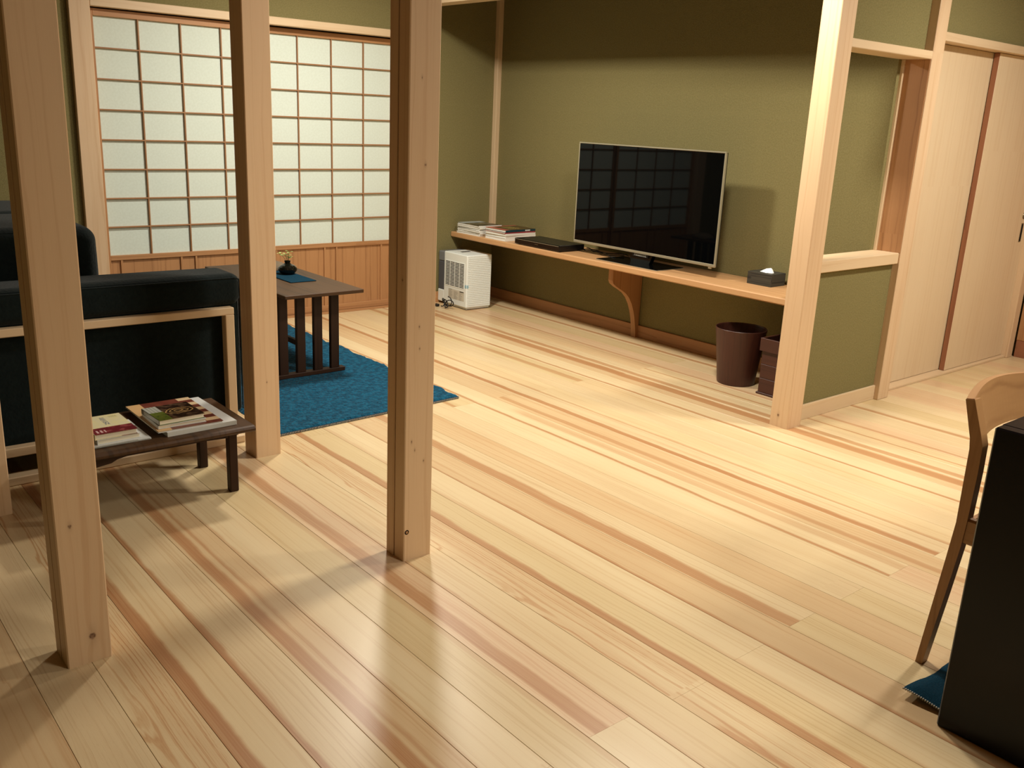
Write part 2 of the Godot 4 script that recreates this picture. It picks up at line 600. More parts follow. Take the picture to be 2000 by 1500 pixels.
func plank(st: SurfaceTool, lo: Vector3, hi: Vector3, L: float, off: float) -> void:
	var ch := 0.0007
	var w := hi.x - lo.x
	var uv := func(q: Vector3) -> Vector2: return Vector2((q.z - lo.z) / L + off, clampf((q.x - lo.x) / w, 0.01, 0.99))
	var a := [Vector3(lo.x + ch, hi.y, lo.z), Vector3(hi.x - ch, hi.y, lo.z), Vector3(hi.x - ch, hi.y, hi.z), Vector3(lo.x + ch, hi.y, hi.z)]
	quad(st, a, Vector3.UP, a.map(uv))
	var b := [Vector3(lo.x, hi.y - ch, lo.z), Vector3(lo.x, hi.y - ch, hi.z), a[3], a[0]]
	quad(st, b, Vector3(-1, 1, 0).normalized(), b.map(uv))
	b = [Vector3(hi.x, hi.y - ch, lo.z), Vector3(hi.x, hi.y - ch, hi.z), a[2], a[1]]
	quad(st, b, Vector3(1, 1, 0).normalized(), b.map(uv))
	for s in [lo.x, hi.x]:
		b = [Vector3(s, lo.y, lo.z), Vector3(s, lo.y, hi.z), Vector3(s, hi.y - ch, hi.z), Vector3(s, hi.y - ch, lo.z)]
		quad(st, b, Vector3(-1 if s == lo.x else 1, 0, 0), b.map(uv))
	for s in [lo.z, hi.z]:
		b = [Vector3(lo.x, lo.y, s), Vector3(hi.x, lo.y, s), Vector3(hi.x, hi.y, s), Vector3(lo.x, hi.y, s)]
		quad(st, b, Vector3(0, 0, -1 if s == lo.z else 1), b.map(uv))
	b = [Vector3(lo.x, lo.y, lo.z), Vector3(hi.x, lo.y, lo.z), Vector3(hi.x, lo.y, hi.z), Vector3(lo.x, lo.y, hi.z)]
	quad(st, b, Vector3.DOWN, b.map(uv))

# ---------------------------------------------------------------- walls, ceiling, trims
func build_shell() -> void:
	var st := new_st()
	# shoji wall with its opening (x 1.755..3.905, y 0..1.965)
	add_box(st, Vector3(-1.6, 0, -6.2), Vector3(1.755, CEIL, -6.0), 0.0)
	add_box(st, Vector3(3.905, 0, -6.2), Vector3(4.83, CEIL, -6.0), 0.0)
	add_box(st, Vector3(1.755, 1.965, -6.2), Vector3(3.905, CEIL, -6.0), 0.0)
	add_box(st, Vector3(1.755, 0, -6.2), Vector3(3.905, 1.965, -6.12), 0.0)
	struct("wall_back", st, M.plaster)
	struct("wall_alcove", box(Vector3(4.81, 0, -6.0), Vector3(4.95, CEIL, -2.66), 0.0), M.plaster)
	struct("wall_left", box(Vector3(-1.75, 0, -6.2), Vector3(-1.6, CEIL, 2.3), 0.0), M.plaster)
	struct("wall_front", box(Vector3(-1.75, 0, 2.3), Vector3(6.95, CEIL, 2.45), 0.0), M.plaster)
	struct("ceiling", box(Vector3(-1.75, CEIL, -6.2), Vector3(6.95, CEIL + 0.12, 2.45), 0.0), M.ceiling)
	# the header of the television alcove: a beam and the plaster above it
	struct("trim_1", box(Vector3(3.94, 2.18, -6.0), Vector3(4.055, 2.30, -2.585), 0.002), M.trim)
	struct("wall_header", box(Vector3(3.965, 2.30, -6.0), Vector3(4.03, CEIL, -2.585), 0.0), M.plaster)
	# corner pole and skirtings
	struct("trim_2", box(Vector3(4.768, 0.56, -6.0), Vector3(4.81, CEIL, -5.957), 0.002), M.trim)
	struct("baseboard_alcove", box(Vector3(4.796, 0, -6.0), Vector3(4.81, 0.086, -2.66), 0.002), M.cedar)
	struct("baseboard_back", box(Vector3(4.0, 0, -6.0), Vector3(4.796, 0.086, -5.986), 0.002), M.cedar)
	# the low partition between the post and the door frame
	var p := room_part("wall_partition", Vector3(4.46, 0, -2.6))
	obj("plaster_panel", box(Vector3(4.06, 0.0, -2.65), Vector3(4.857, 0.78, -2.545), 0.0), M.plaster, p)
	obj("sill_cap", box(Vector3(4.06, 0.776, -2.665), Vector3(4.857, 0.835, -2.516), 0.003), M.trim, p)
	obj("baseboard", box(Vector3(4.06, 0.0, -2.545), Vector3(4.857, 0.082, -2.532), 0.002), M.trim, p)
	obj("lintel", box(Vector3(4.06, 1.832, -2.665), Vector3(4.857, 1.872, -2.506), 0.003), M.trim, p)
	obj("plaster_panel", box(Vector3(4.06, 1.872, -2.65), Vector3(4.857, CEIL, -2.555), 0.0), M.plaster, p)
	# door frame: left jamb (deep on the alcove side), head rail, sill, right jamb
	var j := room_part("trim_3", Vector3(4.91, 0, -2.55))
	obj("jamb", box(Vector3(4.857, 0.0, -2.64), Vector3(4.968, CEIL, -2.506), 0.003, 1), M.post, j)
	obj("jamb_lining", box(Vector3(4.853, 0.835, -2.652), Vector3(4.857, 1.832, -2.512), 0.001, 1), M.cedar, j)
	obj("back_bead", box(Vector3(4.838, 0.835, -2.665), Vector3(4.857, 1.832, -2.645), 0.002, 1), M.trim, j)
	struct("trim_4", box(Vector3(4.968, 1.94, -2.69), Vector3(6.66, 1.985, -2.555), 0.002), M.trim)
	struct("trim_5", box(Vector3(4.968, 0.0, -2.69), Vector3(6.66, 0.014, -2.575), 0.002), M.trim)
	struct("trim_6", box(Vector3(6.66, 0.0, -2.69), Vector3(6.74, CEIL, -2.56), 0.003), M.post)
	struct("wall_door", box(Vector3(4.968, 1.985, -2.69), Vector3(6.66, CEIL, -2.575), 0.0), M.plaster)
	struct("wall_closet", box(Vector3(4.95, 0.0, -2.80), Vector3(6.95, CEIL, -2.70), 0.0), M.plaster)
	# right wall: plaster behind, a cedar clad cabinet front with a plinth
	struct("wall_right", box(Vector3(6.802, 0, -2.70), Vector3(6.95, CEIL, 2.3), 0.0), M.plaster)
	var c := thing("built_in_cabinet", "brown cedar cupboard front on dark plinth at right edge beside sliding doors", "cabinet", Vector3(6.77, 0, -1.9))
	obj("plinth", box(Vector3(6.755, 0.0, -2.555), Vector3(6.80, 0.12, -1.2), 0.002), M.cedar_dark, c)
	obj("stile", box(Vector3(6.752, 0.12, -2.555), Vector3(6.80, 2.0, -2.50), 0.002, 1), M.cedar, c)
	obj("door", box(Vector3(6.752, 0.125, -2.494), Vector3(6.80, 2.0, -1.86), 0.002, 1), M.cedar, c)
	obj("door", box(Vector3(6.752, 0.125, -1.854), Vector3(6.80, 2.0, -1.2), 0.002, 1), M.cedar, c)

# ---------------------------------------------------------------- posts
func post_thing(label: String, x0: float, x1: float, z0: float, z1: float, knots_x: Array, knots_z: Array, seed: int, groove: bool, bright := 1.0) -> Node3D:
	var t := thing("wooden_post", label, "post", Vector3((x0 + x1) / 2, 0, (z0 + z1) / 2))
	# one picture for both faces seen: rows 0..0.5 the -x face, 0.5..1 the +z face
	var kn := []
	for k in knots_x:
		kn.append([k[0], k[1] * 0.5, k[2]])
	for k in knots_z:
		kn.append([k[0], 0.5 + k[1] * 0.5, k[2]])
	var m := textured(wood_tex(seed, 640, 192, 2.7, col(235, 205, 168), col(212, 172, 132), col(160, 100, 62), 9.0, 0.5, [], kn, 0.0, 0.05, 0.22), 0.5)
	var st := new_st()
	var ch := 0.003
	var gw := 0.0034
	var gd := 0.040
	var out := [Vector2(x0 + ch, z1), Vector2(x0, z1 - ch)]
	if groove:
		var zc := lerpf(z0, z1, 0.46)
		out += [Vector2(x0, zc + gw), Vector2(x0 + gd, zc + gw * 0.9), Vector2(x0 + gd, zc - gw * 0.9), Vector2(x0, zc - gw)]
	out += [Vector2(x0, z0 + ch), Vector2(x0 + ch, z0), Vector2(x1 - ch, z0), Vector2(x1, z0 + ch), Vector2(x1, z1 - ch), Vector2(x1 - ch, z1)]
	for i in out.size():
		var a: Vector2 = out[i]
		var b: Vector2 = out[(i + 1) % out.size()]
		var d := (b - a).normalized()
		var n := Vector3(-d.y, 0, d.x)
		if n.dot(Vector3((a.x + b.x) / 2 - (x0 + x1) / 2, 0, (a.y + b.y) / 2 - (z0 + z1) / 2)) < 0.0 and absf(d.x) < 0.99 and absf(d.y) < 0.99:
			n = -n
		n = Vector3(d.y, 0, -d.x) * (-1.0)
		var va := 0.0
		var vb := 0.0
		if absf(n.x) > 0.7:
			va = (a.y - z0) / (z1 - z0) * 0.48 + 0.01
			vb = (b.y - z0) / (z1 - z0) * 0.48 + 0.01
		else:
			va = 0.51 + (a.x - x0) / (x1 - x0) * 0.48
			vb = 0.51 + (b.x - x0) / (x1 - x0) * 0.48
		quad(st, [Vector3(a.x, 0, a.y), Vector3(b.x, 0, b.y), Vector3(b.x, CEIL, b.y), Vector3(a.x, CEIL, a.y)], n, [Vector2(0, va), Vector2(0, vb), Vector2(CEIL / 2.7, vb), Vector2(CEIL / 2.7, va)])
	var cap := PackedVector2Array(out)
	var tri := Geometry2D.triangulate_polygon(cap)
	for y in [0.0, CEIL]:
		for i in range(0, tri.size(), 3):
			var q := [cap[tri[i]], cap[tri[i + 1]], cap[tri[i + 2]]]
			quad(st, q.map(func(w): return Vector3(w.x, y, w.y)), Vector3.UP if y > 0.0 else Vector3.DOWN, q.map(func(w): return Vector2(w.x, w.y)))
	obj("shaft", st, m, t)
	return t

func build_posts() -> void:
	# knots: [height, across 0..1, radius]
	post_thing("pale square post nearest the viewer at far left, in front of the sofa", 0.512, 0.624, -2.468, -2.354, [], [[0.075, 0.58, 0.008], [0.40, 0.32, 0.004]], 201, true)
	post_thing("pale square post cut off by the left edge of the picture, beside the sofa", 0.515, 0.626, -3.59, -3.478, [], [[0.3, 0.5, 0.006]], 202, false)
	post_thing("pale square post standing at the corner of the blue rug and side table", 1.580, 1.694, -3.635, -3.524, [], [[0.33, 0.5, 0.0022]], 203, false)
	var p := post_thing("tall square post in the middle with dark slit and bolt plug", 1.570, 1.680, -2.476, -2.368, [[0.95, 0.75, 0.0035]], [[0.42, 0.24, 0.0026], [0.39, 0.35, 0.0024], [0.345, 0.66, 0.0022], [0.80, 0.44, 0.0024], [0.73, 0.46, 0.0022], [1.30, 0.55, 0.003], [1.55, 0.4, 0.0022]], 204, true)
	var st := new_st()
	var xf := Transform3D(Basis(Vector3.RIGHT, PI / 2), Vector3(1.582, 0.105, -2.368))
	var ring := new_st()
	add_lathe(ring, Vector3.ZERO, [Vector2(0.0, 0.0006), Vector2(0.0075, 0.0006), Vector2(0.0085, 0.0), Vector2(0.0085, -0.004)], 20)
	var inner := new_st()
	add_lathe(inner, Vector3.ZERO, [Vector2(0.0, 0.0014), Vector2(0.004, 0.0012), Vector2(0.005, 0.0005)], 16)
	var a := obj("bolt_hole", ring, M.slot, p)
	a.transform = Transform3D(xf.basis, xf.origin - p.position)
	var b := obj("bolt_plug", inner, M.chair_wood, p)
	b.transform = Transform3D(xf.basis, xf.origin - p.position)
	post_thing("pale square post at right, joined to the low olive partition", 3.935, 4.06, -2.585, -2.483, [[0.06, 0.45, 0.006]], [], 205, false)

# ---------------------------------------------------------------- shoji
func build_shoji() -> void:
	var fr := room_part("window_1", Vector3(2.83, 0, -5.99))
	obj("frame_stile", box(Vector3(1.640, 0.0, -6.03), Vector3(1.757, 2.012, -5.962), 0.003, 1), M.post, fr)
	obj("frame_stile", box(Vector3(3.903, 0.0, -6.03), Vector3(4.02, 2.012, -5.962), 0.003, 1), M.post, fr)
	obj("head_rail", box(Vector3(1.757, 1.962, -6.03), Vector3(3.903, 2.012, -5.962), 0.003), M.trim, fr)
	obj("sill", box(Vector3(1.757, 0.0, -6.11), Vector3(3.903, 0.006, -5.985), 0.001), M.cedar, fr)
	var labels := ["shoji screen on the left, behind the sofa and side table", "shoji screen on the right, between middle post and alcove corner"]
	for s in 2:
		var x0: float = [1.758, 2.822][s]
		var x1: float = [2.842, 3.902][s]
		var zf: float = [-6.012, -6.046][s]
		if s == 0:
			zf = -6.016
		var t := thing("shoji_screen", labels[s] + ", white paper over cedar panel", "shoji screen", Vector3((x0 + x1) / 2, 0.006, zf), "shoji screens")
		var sw := 0.026
		var zb := zf - 0.028
		for x in [x0, x1 - sw]:
			obj("stile", box(Vector3(x, 0.008, zb), Vector3(x + sw, 1.955, zf), 0.0015, 1), M.cedar, t)
		obj("top_rail", box(Vector3(x0 + sw, 1.915, zb), Vector3(x1 - sw, 1.955, zf), 0.0015), M.cedar, t)
		obj("middle_rail", box(Vector3(x0 + sw, 0.480, zb), Vector3(x1 - sw, 0.510, zf), 0.0015), M.cedar, t)
		obj("bottom_rail", box(Vector3(x0 + sw, 0.008, zb), Vector3(x1 - sw, 0.052, zf), 0.0015), M.cedar, t)
		obj("wainscot_panel", box(Vector3(x0 + sw, 0.052, zb + 0.004), Vector3(x1 - sw, 0.480, zf - 0.014), 0.0, 1), M.cedar, t)
		for d in [0.085, 0.465, 0.562, 0.945]:
			obj("batten", box(Vector3(x0 + d, 0.052, zf - 0.014), Vector3(x0 + d + 0.013, 0.480, zf - 0.002), 0.001, 1), M.cedar, t)
		var cols := 4
		var rows := 8
		var lx := x0 + sw
		var w := (x1 - x0 - 2 * sw) / cols
		var h := (1.915 - 0.510) / rows
		for i in cols:
			for j in rows:
				obj("paper_pane", box(Vector3(lx + i * w, 0.510 + j * h, zb + 0.008), Vector3(lx + (i + 1) * w, 0.510 + (j + 1) * h, zb + 0.0095), 0.0), M.paper, t)
		for i in range(1, cols):
			obj("muntin", box(Vector3(lx + i * w - 0.004, 0.510, zb + 0.0095), Vector3(lx + i * w + 0.004, 1.915, zf - 0.004), 0.0008, 1), M.muntin, t)
		for j in range(1, rows):
			obj("muntin", box(Vector3(lx, 0.510 + j * h - 0.004, zb + 0.0096), Vector3(x1 - sw, 0.510 + j * h + 0.004, zf - 0.003), 0.0008, 0), M.muntin, t)

# ---------------------------------------------------------------- sliding doors
func build_doors() -> void:
	var d := room_part("door_1", Vector3(5.4, 0.014, -2.65))
	obj("leaf", box(Vector3(4.968, 0.016, -2.672), Vector3(5.87, 1.938, -2.640), 0.002, 1, 2.4, 0.9), M.door, d)
	var e := room_part("door_2", Vector3(6.24, 0.014, -2.62))
	obj("leaf", box(Vector3(5.834, 0.016, -2.634), Vector3(6.66, 1.938, -2.602), 0.002, 1, 2.4, 0.9), M.door, e)
	obj("meeting_edge", box(Vector3(5.831, 0.016, -2.634), Vector3(5.834, 1.938, -2.603), 0.0005, 1), M.cedar_dark, e)
	var st := new_st()
	add_lathe(st, Vector3.ZERO, [Vector2(0.0, 0.003), Vector2(0.010, 0.003), Vector2(0.011, 0.006), Vector2(0.021, 0.005), Vector2(0.024, 0.0)], 24)
	var k := obj("key_cylinder", st, M.brass_dark, e)
	k.transform = Transform3D(Basis(Vector3.RIGHT, PI / 2), Vector3(6.60, 0.975, -2.602) - e.position)
	obj("pull_plate", box(Vector3(6.585, 0.80, -2.603), Vector3(6.615, 0.925, -2.600), 0.001), M.brass_dark, e)
	obj("pull_recess", box(Vector3(6.591, 0.807, -2.602), Vector3(6.609, 0.918, -2.5995), 0.0), M.slot, e)

# ---------------------------------------------------------------- shelf and what stands on it
func build_shelf() -> void:
	var t := thing("wall_shelf", "long honey-coloured wooden shelf on curved bracket under the television", "shelf", Vector3(4.6, 0.52, -4.3))
	obj("board", box(Vector3(4.385, 0.520, -5.998), Vector3(4.808, 0.560, -2.668), 0.006, 2, 2.4, 0.3), M.shelf, t)
	var o := PackedVector2Array()
	# outline in (x, y): flat top part at the front, then a curve down to the wall
	o.append(Vector2(4.80, 0.52))
	o.append(Vector2(4.80, 0.0))
	o.append(Vector2(4.775, 0.0))
	var pts := [Vector2(4.772, 0.03), Vector2(4.765, 0.08), Vector2(4.752, 0.14), Vector2(4.735, 0.195), Vector2(4.712, 0.245), Vector2(4.682, 0.290), Vector2(4.645, 0.325), Vector2(4.600, 0.352), Vector2(4.555, 0.375), Vector2(4.515, 0.402), Vector2(4.505, 0.425)]
	for p in pts:
		o.append(p)
	o.append(Vector2(4.505, 0.52))
	var st := new_st()
	add_prism(st, o, 0, 1, -4.345, -4.305)
	obj("bracket", st, M.cedar, t)

func build_tv() -> void:
	var t := thing("television", "large flat television with dark screen and thin silver frame on the shelf", "television", Vector3(4.55, 0.56, -4.12))
	var x := 4.535
	var y0 := 0.630
	var y1 := 1.312
	var z0 := -4.742
	var z1 := -3.497
	var b := 0.009
	obj("housing", box(Vector3(x + 0.006, y0 + 0.004, z0 + 0.004), Vector3(x + 0.032, y1 - 0.004, z1 - 0.004), 0.004), M.black_plastic, t)
	obj("back_bulge", box(Vector3(x + 0.030, y0 + 0.05, z0 + 0.18), Vector3(x + 0.062, y1 - 0.20, z1 - 0.18), 0.012), M.black_plastic, t)
	obj("screen", box(Vector3(x + 0.002, y0 + 0.018, z0 + b), Vector3(x + 0.008, y1 - b, z1 - b), 0.0), M.screen, t)
	obj("bezel", box(Vector3(x, y1 - b, z0), Vector3(x + 0.018, y1, z1), 0.002), M.silver, t)
	obj("bezel", box(Vector3(x, y0, z0), Vector3(x + 0.018, y0 + 0.018, z1), 0.002), M.silver, t)
	obj("bezel", box(Vector3(x, y0 + 0.018, z0), Vector3(x + 0.018, y1 - b, z0 + b), 0.002), M.silver, t)
	obj("bezel", box(Vector3(x, y0 + 0.018, z1 - b), Vector3(x + 0.018, y1 - b, z1), 0.002), M.silver, t)
	obj("foot_pad", box(Vector3(x + 0.003, y0 - 0.012, z1 - 0.05), Vector3(x + 0.018, y0, z1 - 0.028), 0.002), M.silver, t)
	# stand: glossy plate and a wedge-shaped neck
	obj("stand_plate", box(Vector3(4.43, 0.5605, -4.40), Vector3(4.69, 0.5675, -3.86), 0.002), M.black_gloss, t)
	obj("stand_rim", box(Vector3(4.428, 0.5603, -4.402), Vector3(4.692, 0.5640, -3.858), 0.0015), M.silver, t)
	var st := new_st()
	add_prism(st, PackedVector2Array([Vector2(-4.20, 0.567), Vector2(-4.04, 0.567), Vector2(-4.00, 0.66), Vector2(-4.24, 0.66)]), 2, 1, 4.556, 4.590)
	obj("stand_neck", st, M.black_gloss, t)
	var tm := TextMesh.new()
	tm.text = "Panasonic"
	var sf := SystemFont.new()
	sf.font_names = PackedStringArray(["Droid Sans"])
	sf.font_weight = 700
	tm.font = sf
	tm.font_size = 32
	tm.pixel_size = 0.0007
	tm.depth = 0.001
	var o := MeshInstance3D.new()
	o.mesh = tm
	o.name = "maker_lettering"
	o.material_override = M.page_white
	t.add_child(o, true)
	o.transform = Transform3D(Basis(Vector3.UP, -PI / 2), Vector3(4.548, y0 - 0.009, -4.115) - t.position)
	obj("lettering_plate", box(Vector3(4.549, y0 - 0.022, -4.185), Vector3(4.556, y0 + 0.001, -4.045), 0.001), M.black_plastic, t)
	# cables behind, lying on the shelf
	var c := thing("cable_bundle", "thin black cables lying on the shelf between recorder and television", "cable", Vector3(4.68, 0.56, -4.72))
	for k in 3:
		st = new_st()
		var pts := []
		for i in 15:
			var s := i / 14.0
			pts.append(Vector3(4.62 + 0.05 * sin(s * 5.0 + k * 1.7) + 0.02 * k, 0.566 + 0.012 * absf(sin(s * 7.0 + k)), -4.76 + 0.40 * s))
		add_tube(st, pts, 0.0032, 6)
		obj("cable", st, M.cord, c)
	tag(c, "thin black cables lying on the shelf between recorder and television", "cable")

func cover_tex(kind: int, seed: int) -> ImageTexture:
	var w := 192
	var h := 256
	var im := Image.create(w, h, false, Image.FORMAT_RGB8)
	var n := FastNoiseLite.new()
	n.seed = seed
	n.frequency = 0.02
	n.fractal_octaves = 4
	for y in h:
		for x in w:
			var v := n.get_noise_2d(x, y) * 0.5 + 0.5
			var c := Color.WHITE
			if kind == 0:      # cream cover with a maroon lower band
				c = col(236, 228, 168).lerp(col(226, 222, 196), v)
				if y > 172:
					c = col(112, 34, 42).lerp(col(150, 72, 74), smoothstep(0.45, 0.7, v))
				if y > 205 and y < 240 and x > 14 and x < 60 and (x / 9) % 2 == 0:
					c = col(220, 190, 188)
				if absi(x - 96) < 12 and y > 30 and y < 140 and n.get_noise_2d(x * 6.0, y * 5.0) > 0.0:
					c = col(120, 124, 140)
				if (y > 20 and y < 46 and x > 130 and x < 170) and n.get_noise_2d(x * 8.0, y * 8.0) > 0.05:
					c = col(170, 165, 110)
			elif kind == 1:    # photograph of a dark wooden thing, green at the left
				c = col(44, 30, 22).lerp(col(96, 74, 56), smoothstep(0.35, 0.75, v))
				var dx := (x - 120) / 70.0
				var dy := (y - 130) / 60.0
				var rr := sqrt(dx * dx + dy * dy)
				if rr < 1.0 and sin(rr * 22.0 + v * 6.0) > 0.55:
					c = col(196, 160, 104)
				if x < 58:
					c = col(72, 92, 34).lerp(col(128, 136, 60), v)
					if y < 110:
						c = col(190, 194, 186)
						if x % 14 < 2 or y % 16 < 3:
							c = col(110, 112, 104)
			elif kind == 2:    # tan rim with brick red and white below
				c = col(222, 184, 132)
				if x > 40:
					c = col(90, 40, 34).lerp(col(140, 80, 60), v)
					if (y / 26) % 2 == 0 and x > 150:
						c = col(226, 200, 160)
			elif kind == 3:    # pale grey white magazine
				c = col(216, 222, 224).lerp(col(232, 236, 236), v)
			elif kind == 4:    # dark magazine cover with pale blue patch
				c = col(52, 46, 38).lerp(col(120, 110, 84), smoothstep(0.4, 0.75, v))
				if y < 70:
					c = col(170, 190, 200).lerp(col(222, 228, 230), v)
				if y > 110 and y < 140 and n.get_noise_2d(x * 7.0, y * 7.0) > 0.05:
					c = col(226, 216, 180)
			else:              # brown cover with pink margin and yellow lettering
				c = col(60, 44, 26).lerp(col(110, 86, 46), v)
				if x < 26 or y < 26:
					c = col(206, 96, 92)
				if x > 60 and x < 130 and y > 60 and y < 200 and n.get_noise_2d(x * 6.0, y * 6.0) > 0.2:
					c = col(232, 216, 120)
			im.set_pixel(x, y, c)
	return ImageTexture.create_from_image(im)

# a book lying flat: page block, two covers and a spine; centre c, size (x, thickness, z), turned
func book(c: Vector3, size: Vector3, turn: float, cover: Material, pages: Material, label: String, called := "book", group := "", spine := -1, edge_mat: Material = null) -> Node3D:
	var t := thing(called, label, "book" if called == "book" else "magazine", c, group)
	t.rotation.y = turn
	var hx := size.x / 2
	var hz := size.z / 2
	var th := size.y
	var cv := minf(0.0016, th * 0.16)
	var mk := func(lo: Vector3, hi: Vector3, ch: float) -> MeshInstance3D:
		var o := MeshInstance3D.new()
		var st := new_st()
		add_box(st, lo, hi, ch)
		o.mesh = st.commit()
		return o
	var p: MeshInstance3D = mk.call(Vector3(-hx + 0.003, cv, -hz + 0.003), Vector3(hx - 0.003, th - cv, hz - 0.003), 0.0006)
	p.name = "page_block"
	p.material_override = pages
	t.add_child(p, true)
	var em := edge_mat if edge_mat else pages
	var b: MeshInstance3D = mk.call(Vector3(-hx, 0, -hz), Vector3(hx, cv, hz), 0.0003)
	b.name = "back_cover"
	b.material_override = em
	t.add_child(b, true)
	# front cover: printed top
	var st := new_st()
	var y := th
	quad(st, [Vector3(-hx, y, -hz), Vector3(hx, y, -hz), Vector3(hx, y, hz), Vector3(-hx, y, hz)], Vector3.UP, [Vector2(0, 0), Vector2(1, 0), Vector2(1, 1), Vector2(0, 1)])
	quad(st, [Vector3(-hx, y - cv, -hz), Vector3(hx, y - cv, -hz), Vector3(hx, y - cv, hz), Vector3(-hx, y - cv, hz)], Vector3.DOWN, [Vector2(0, 0), Vector2(1, 0), Vector2(1, 1), Vector2(0, 1)])
	for e in [[Vector3(-hx, 0, -hz), Vector3(-hx, 0, hz), Vector3.LEFT], [Vector3(hx, 0, -hz), Vector3(hx, 0, hz), Vector3.RIGHT], [Vector3(-hx, 0, -hz), Vector3(hx, 0, -hz), Vector3.FORWARD], [Vector3(-hx, 0, hz), Vector3(hx, 0, hz), Vector3.BACK]]:
		quad(st, [e[0] + Vector3.UP * (y - cv), e[1] + Vector3.UP * (y - cv), e[1] + Vector3.UP * y, e[0] + Vector3.UP * y], e[2], [Vector2(0.02, 0.98), Vector2(0.98, 0.98), Vector2(0.98, 0.99), Vector2(0.02, 0.99)])
	var f := MeshInstance3D.new()
	f.mesh = st.commit()
	f.name = "front_cover"
	f.material_override = cover
	t.add_child(f, true)
	# spine on side 0: -x, 1: +x, 2: -z, 3: +z
	if spine >= 0:
		var lo := Vector3(-hx, 0, -hz)
		var hi := Vector3(hx, th, hz)
		match spine:
			0: hi.x = -hx + 0.002
			1: lo.x = hx - 0.002
			2: hi.z = -hz + 0.002
			3: lo.z = hz - 0.002
		var s: MeshInstance3D = mk.call(lo - Vector3(0.0003, 0, 0.0003), hi + Vector3(0.0003, 0, 0.0003), 0.0004)
		s.name = "spine"
		s.material_override = edge_mat if edge_mat else cover
		t.add_child(s, true)
	return t

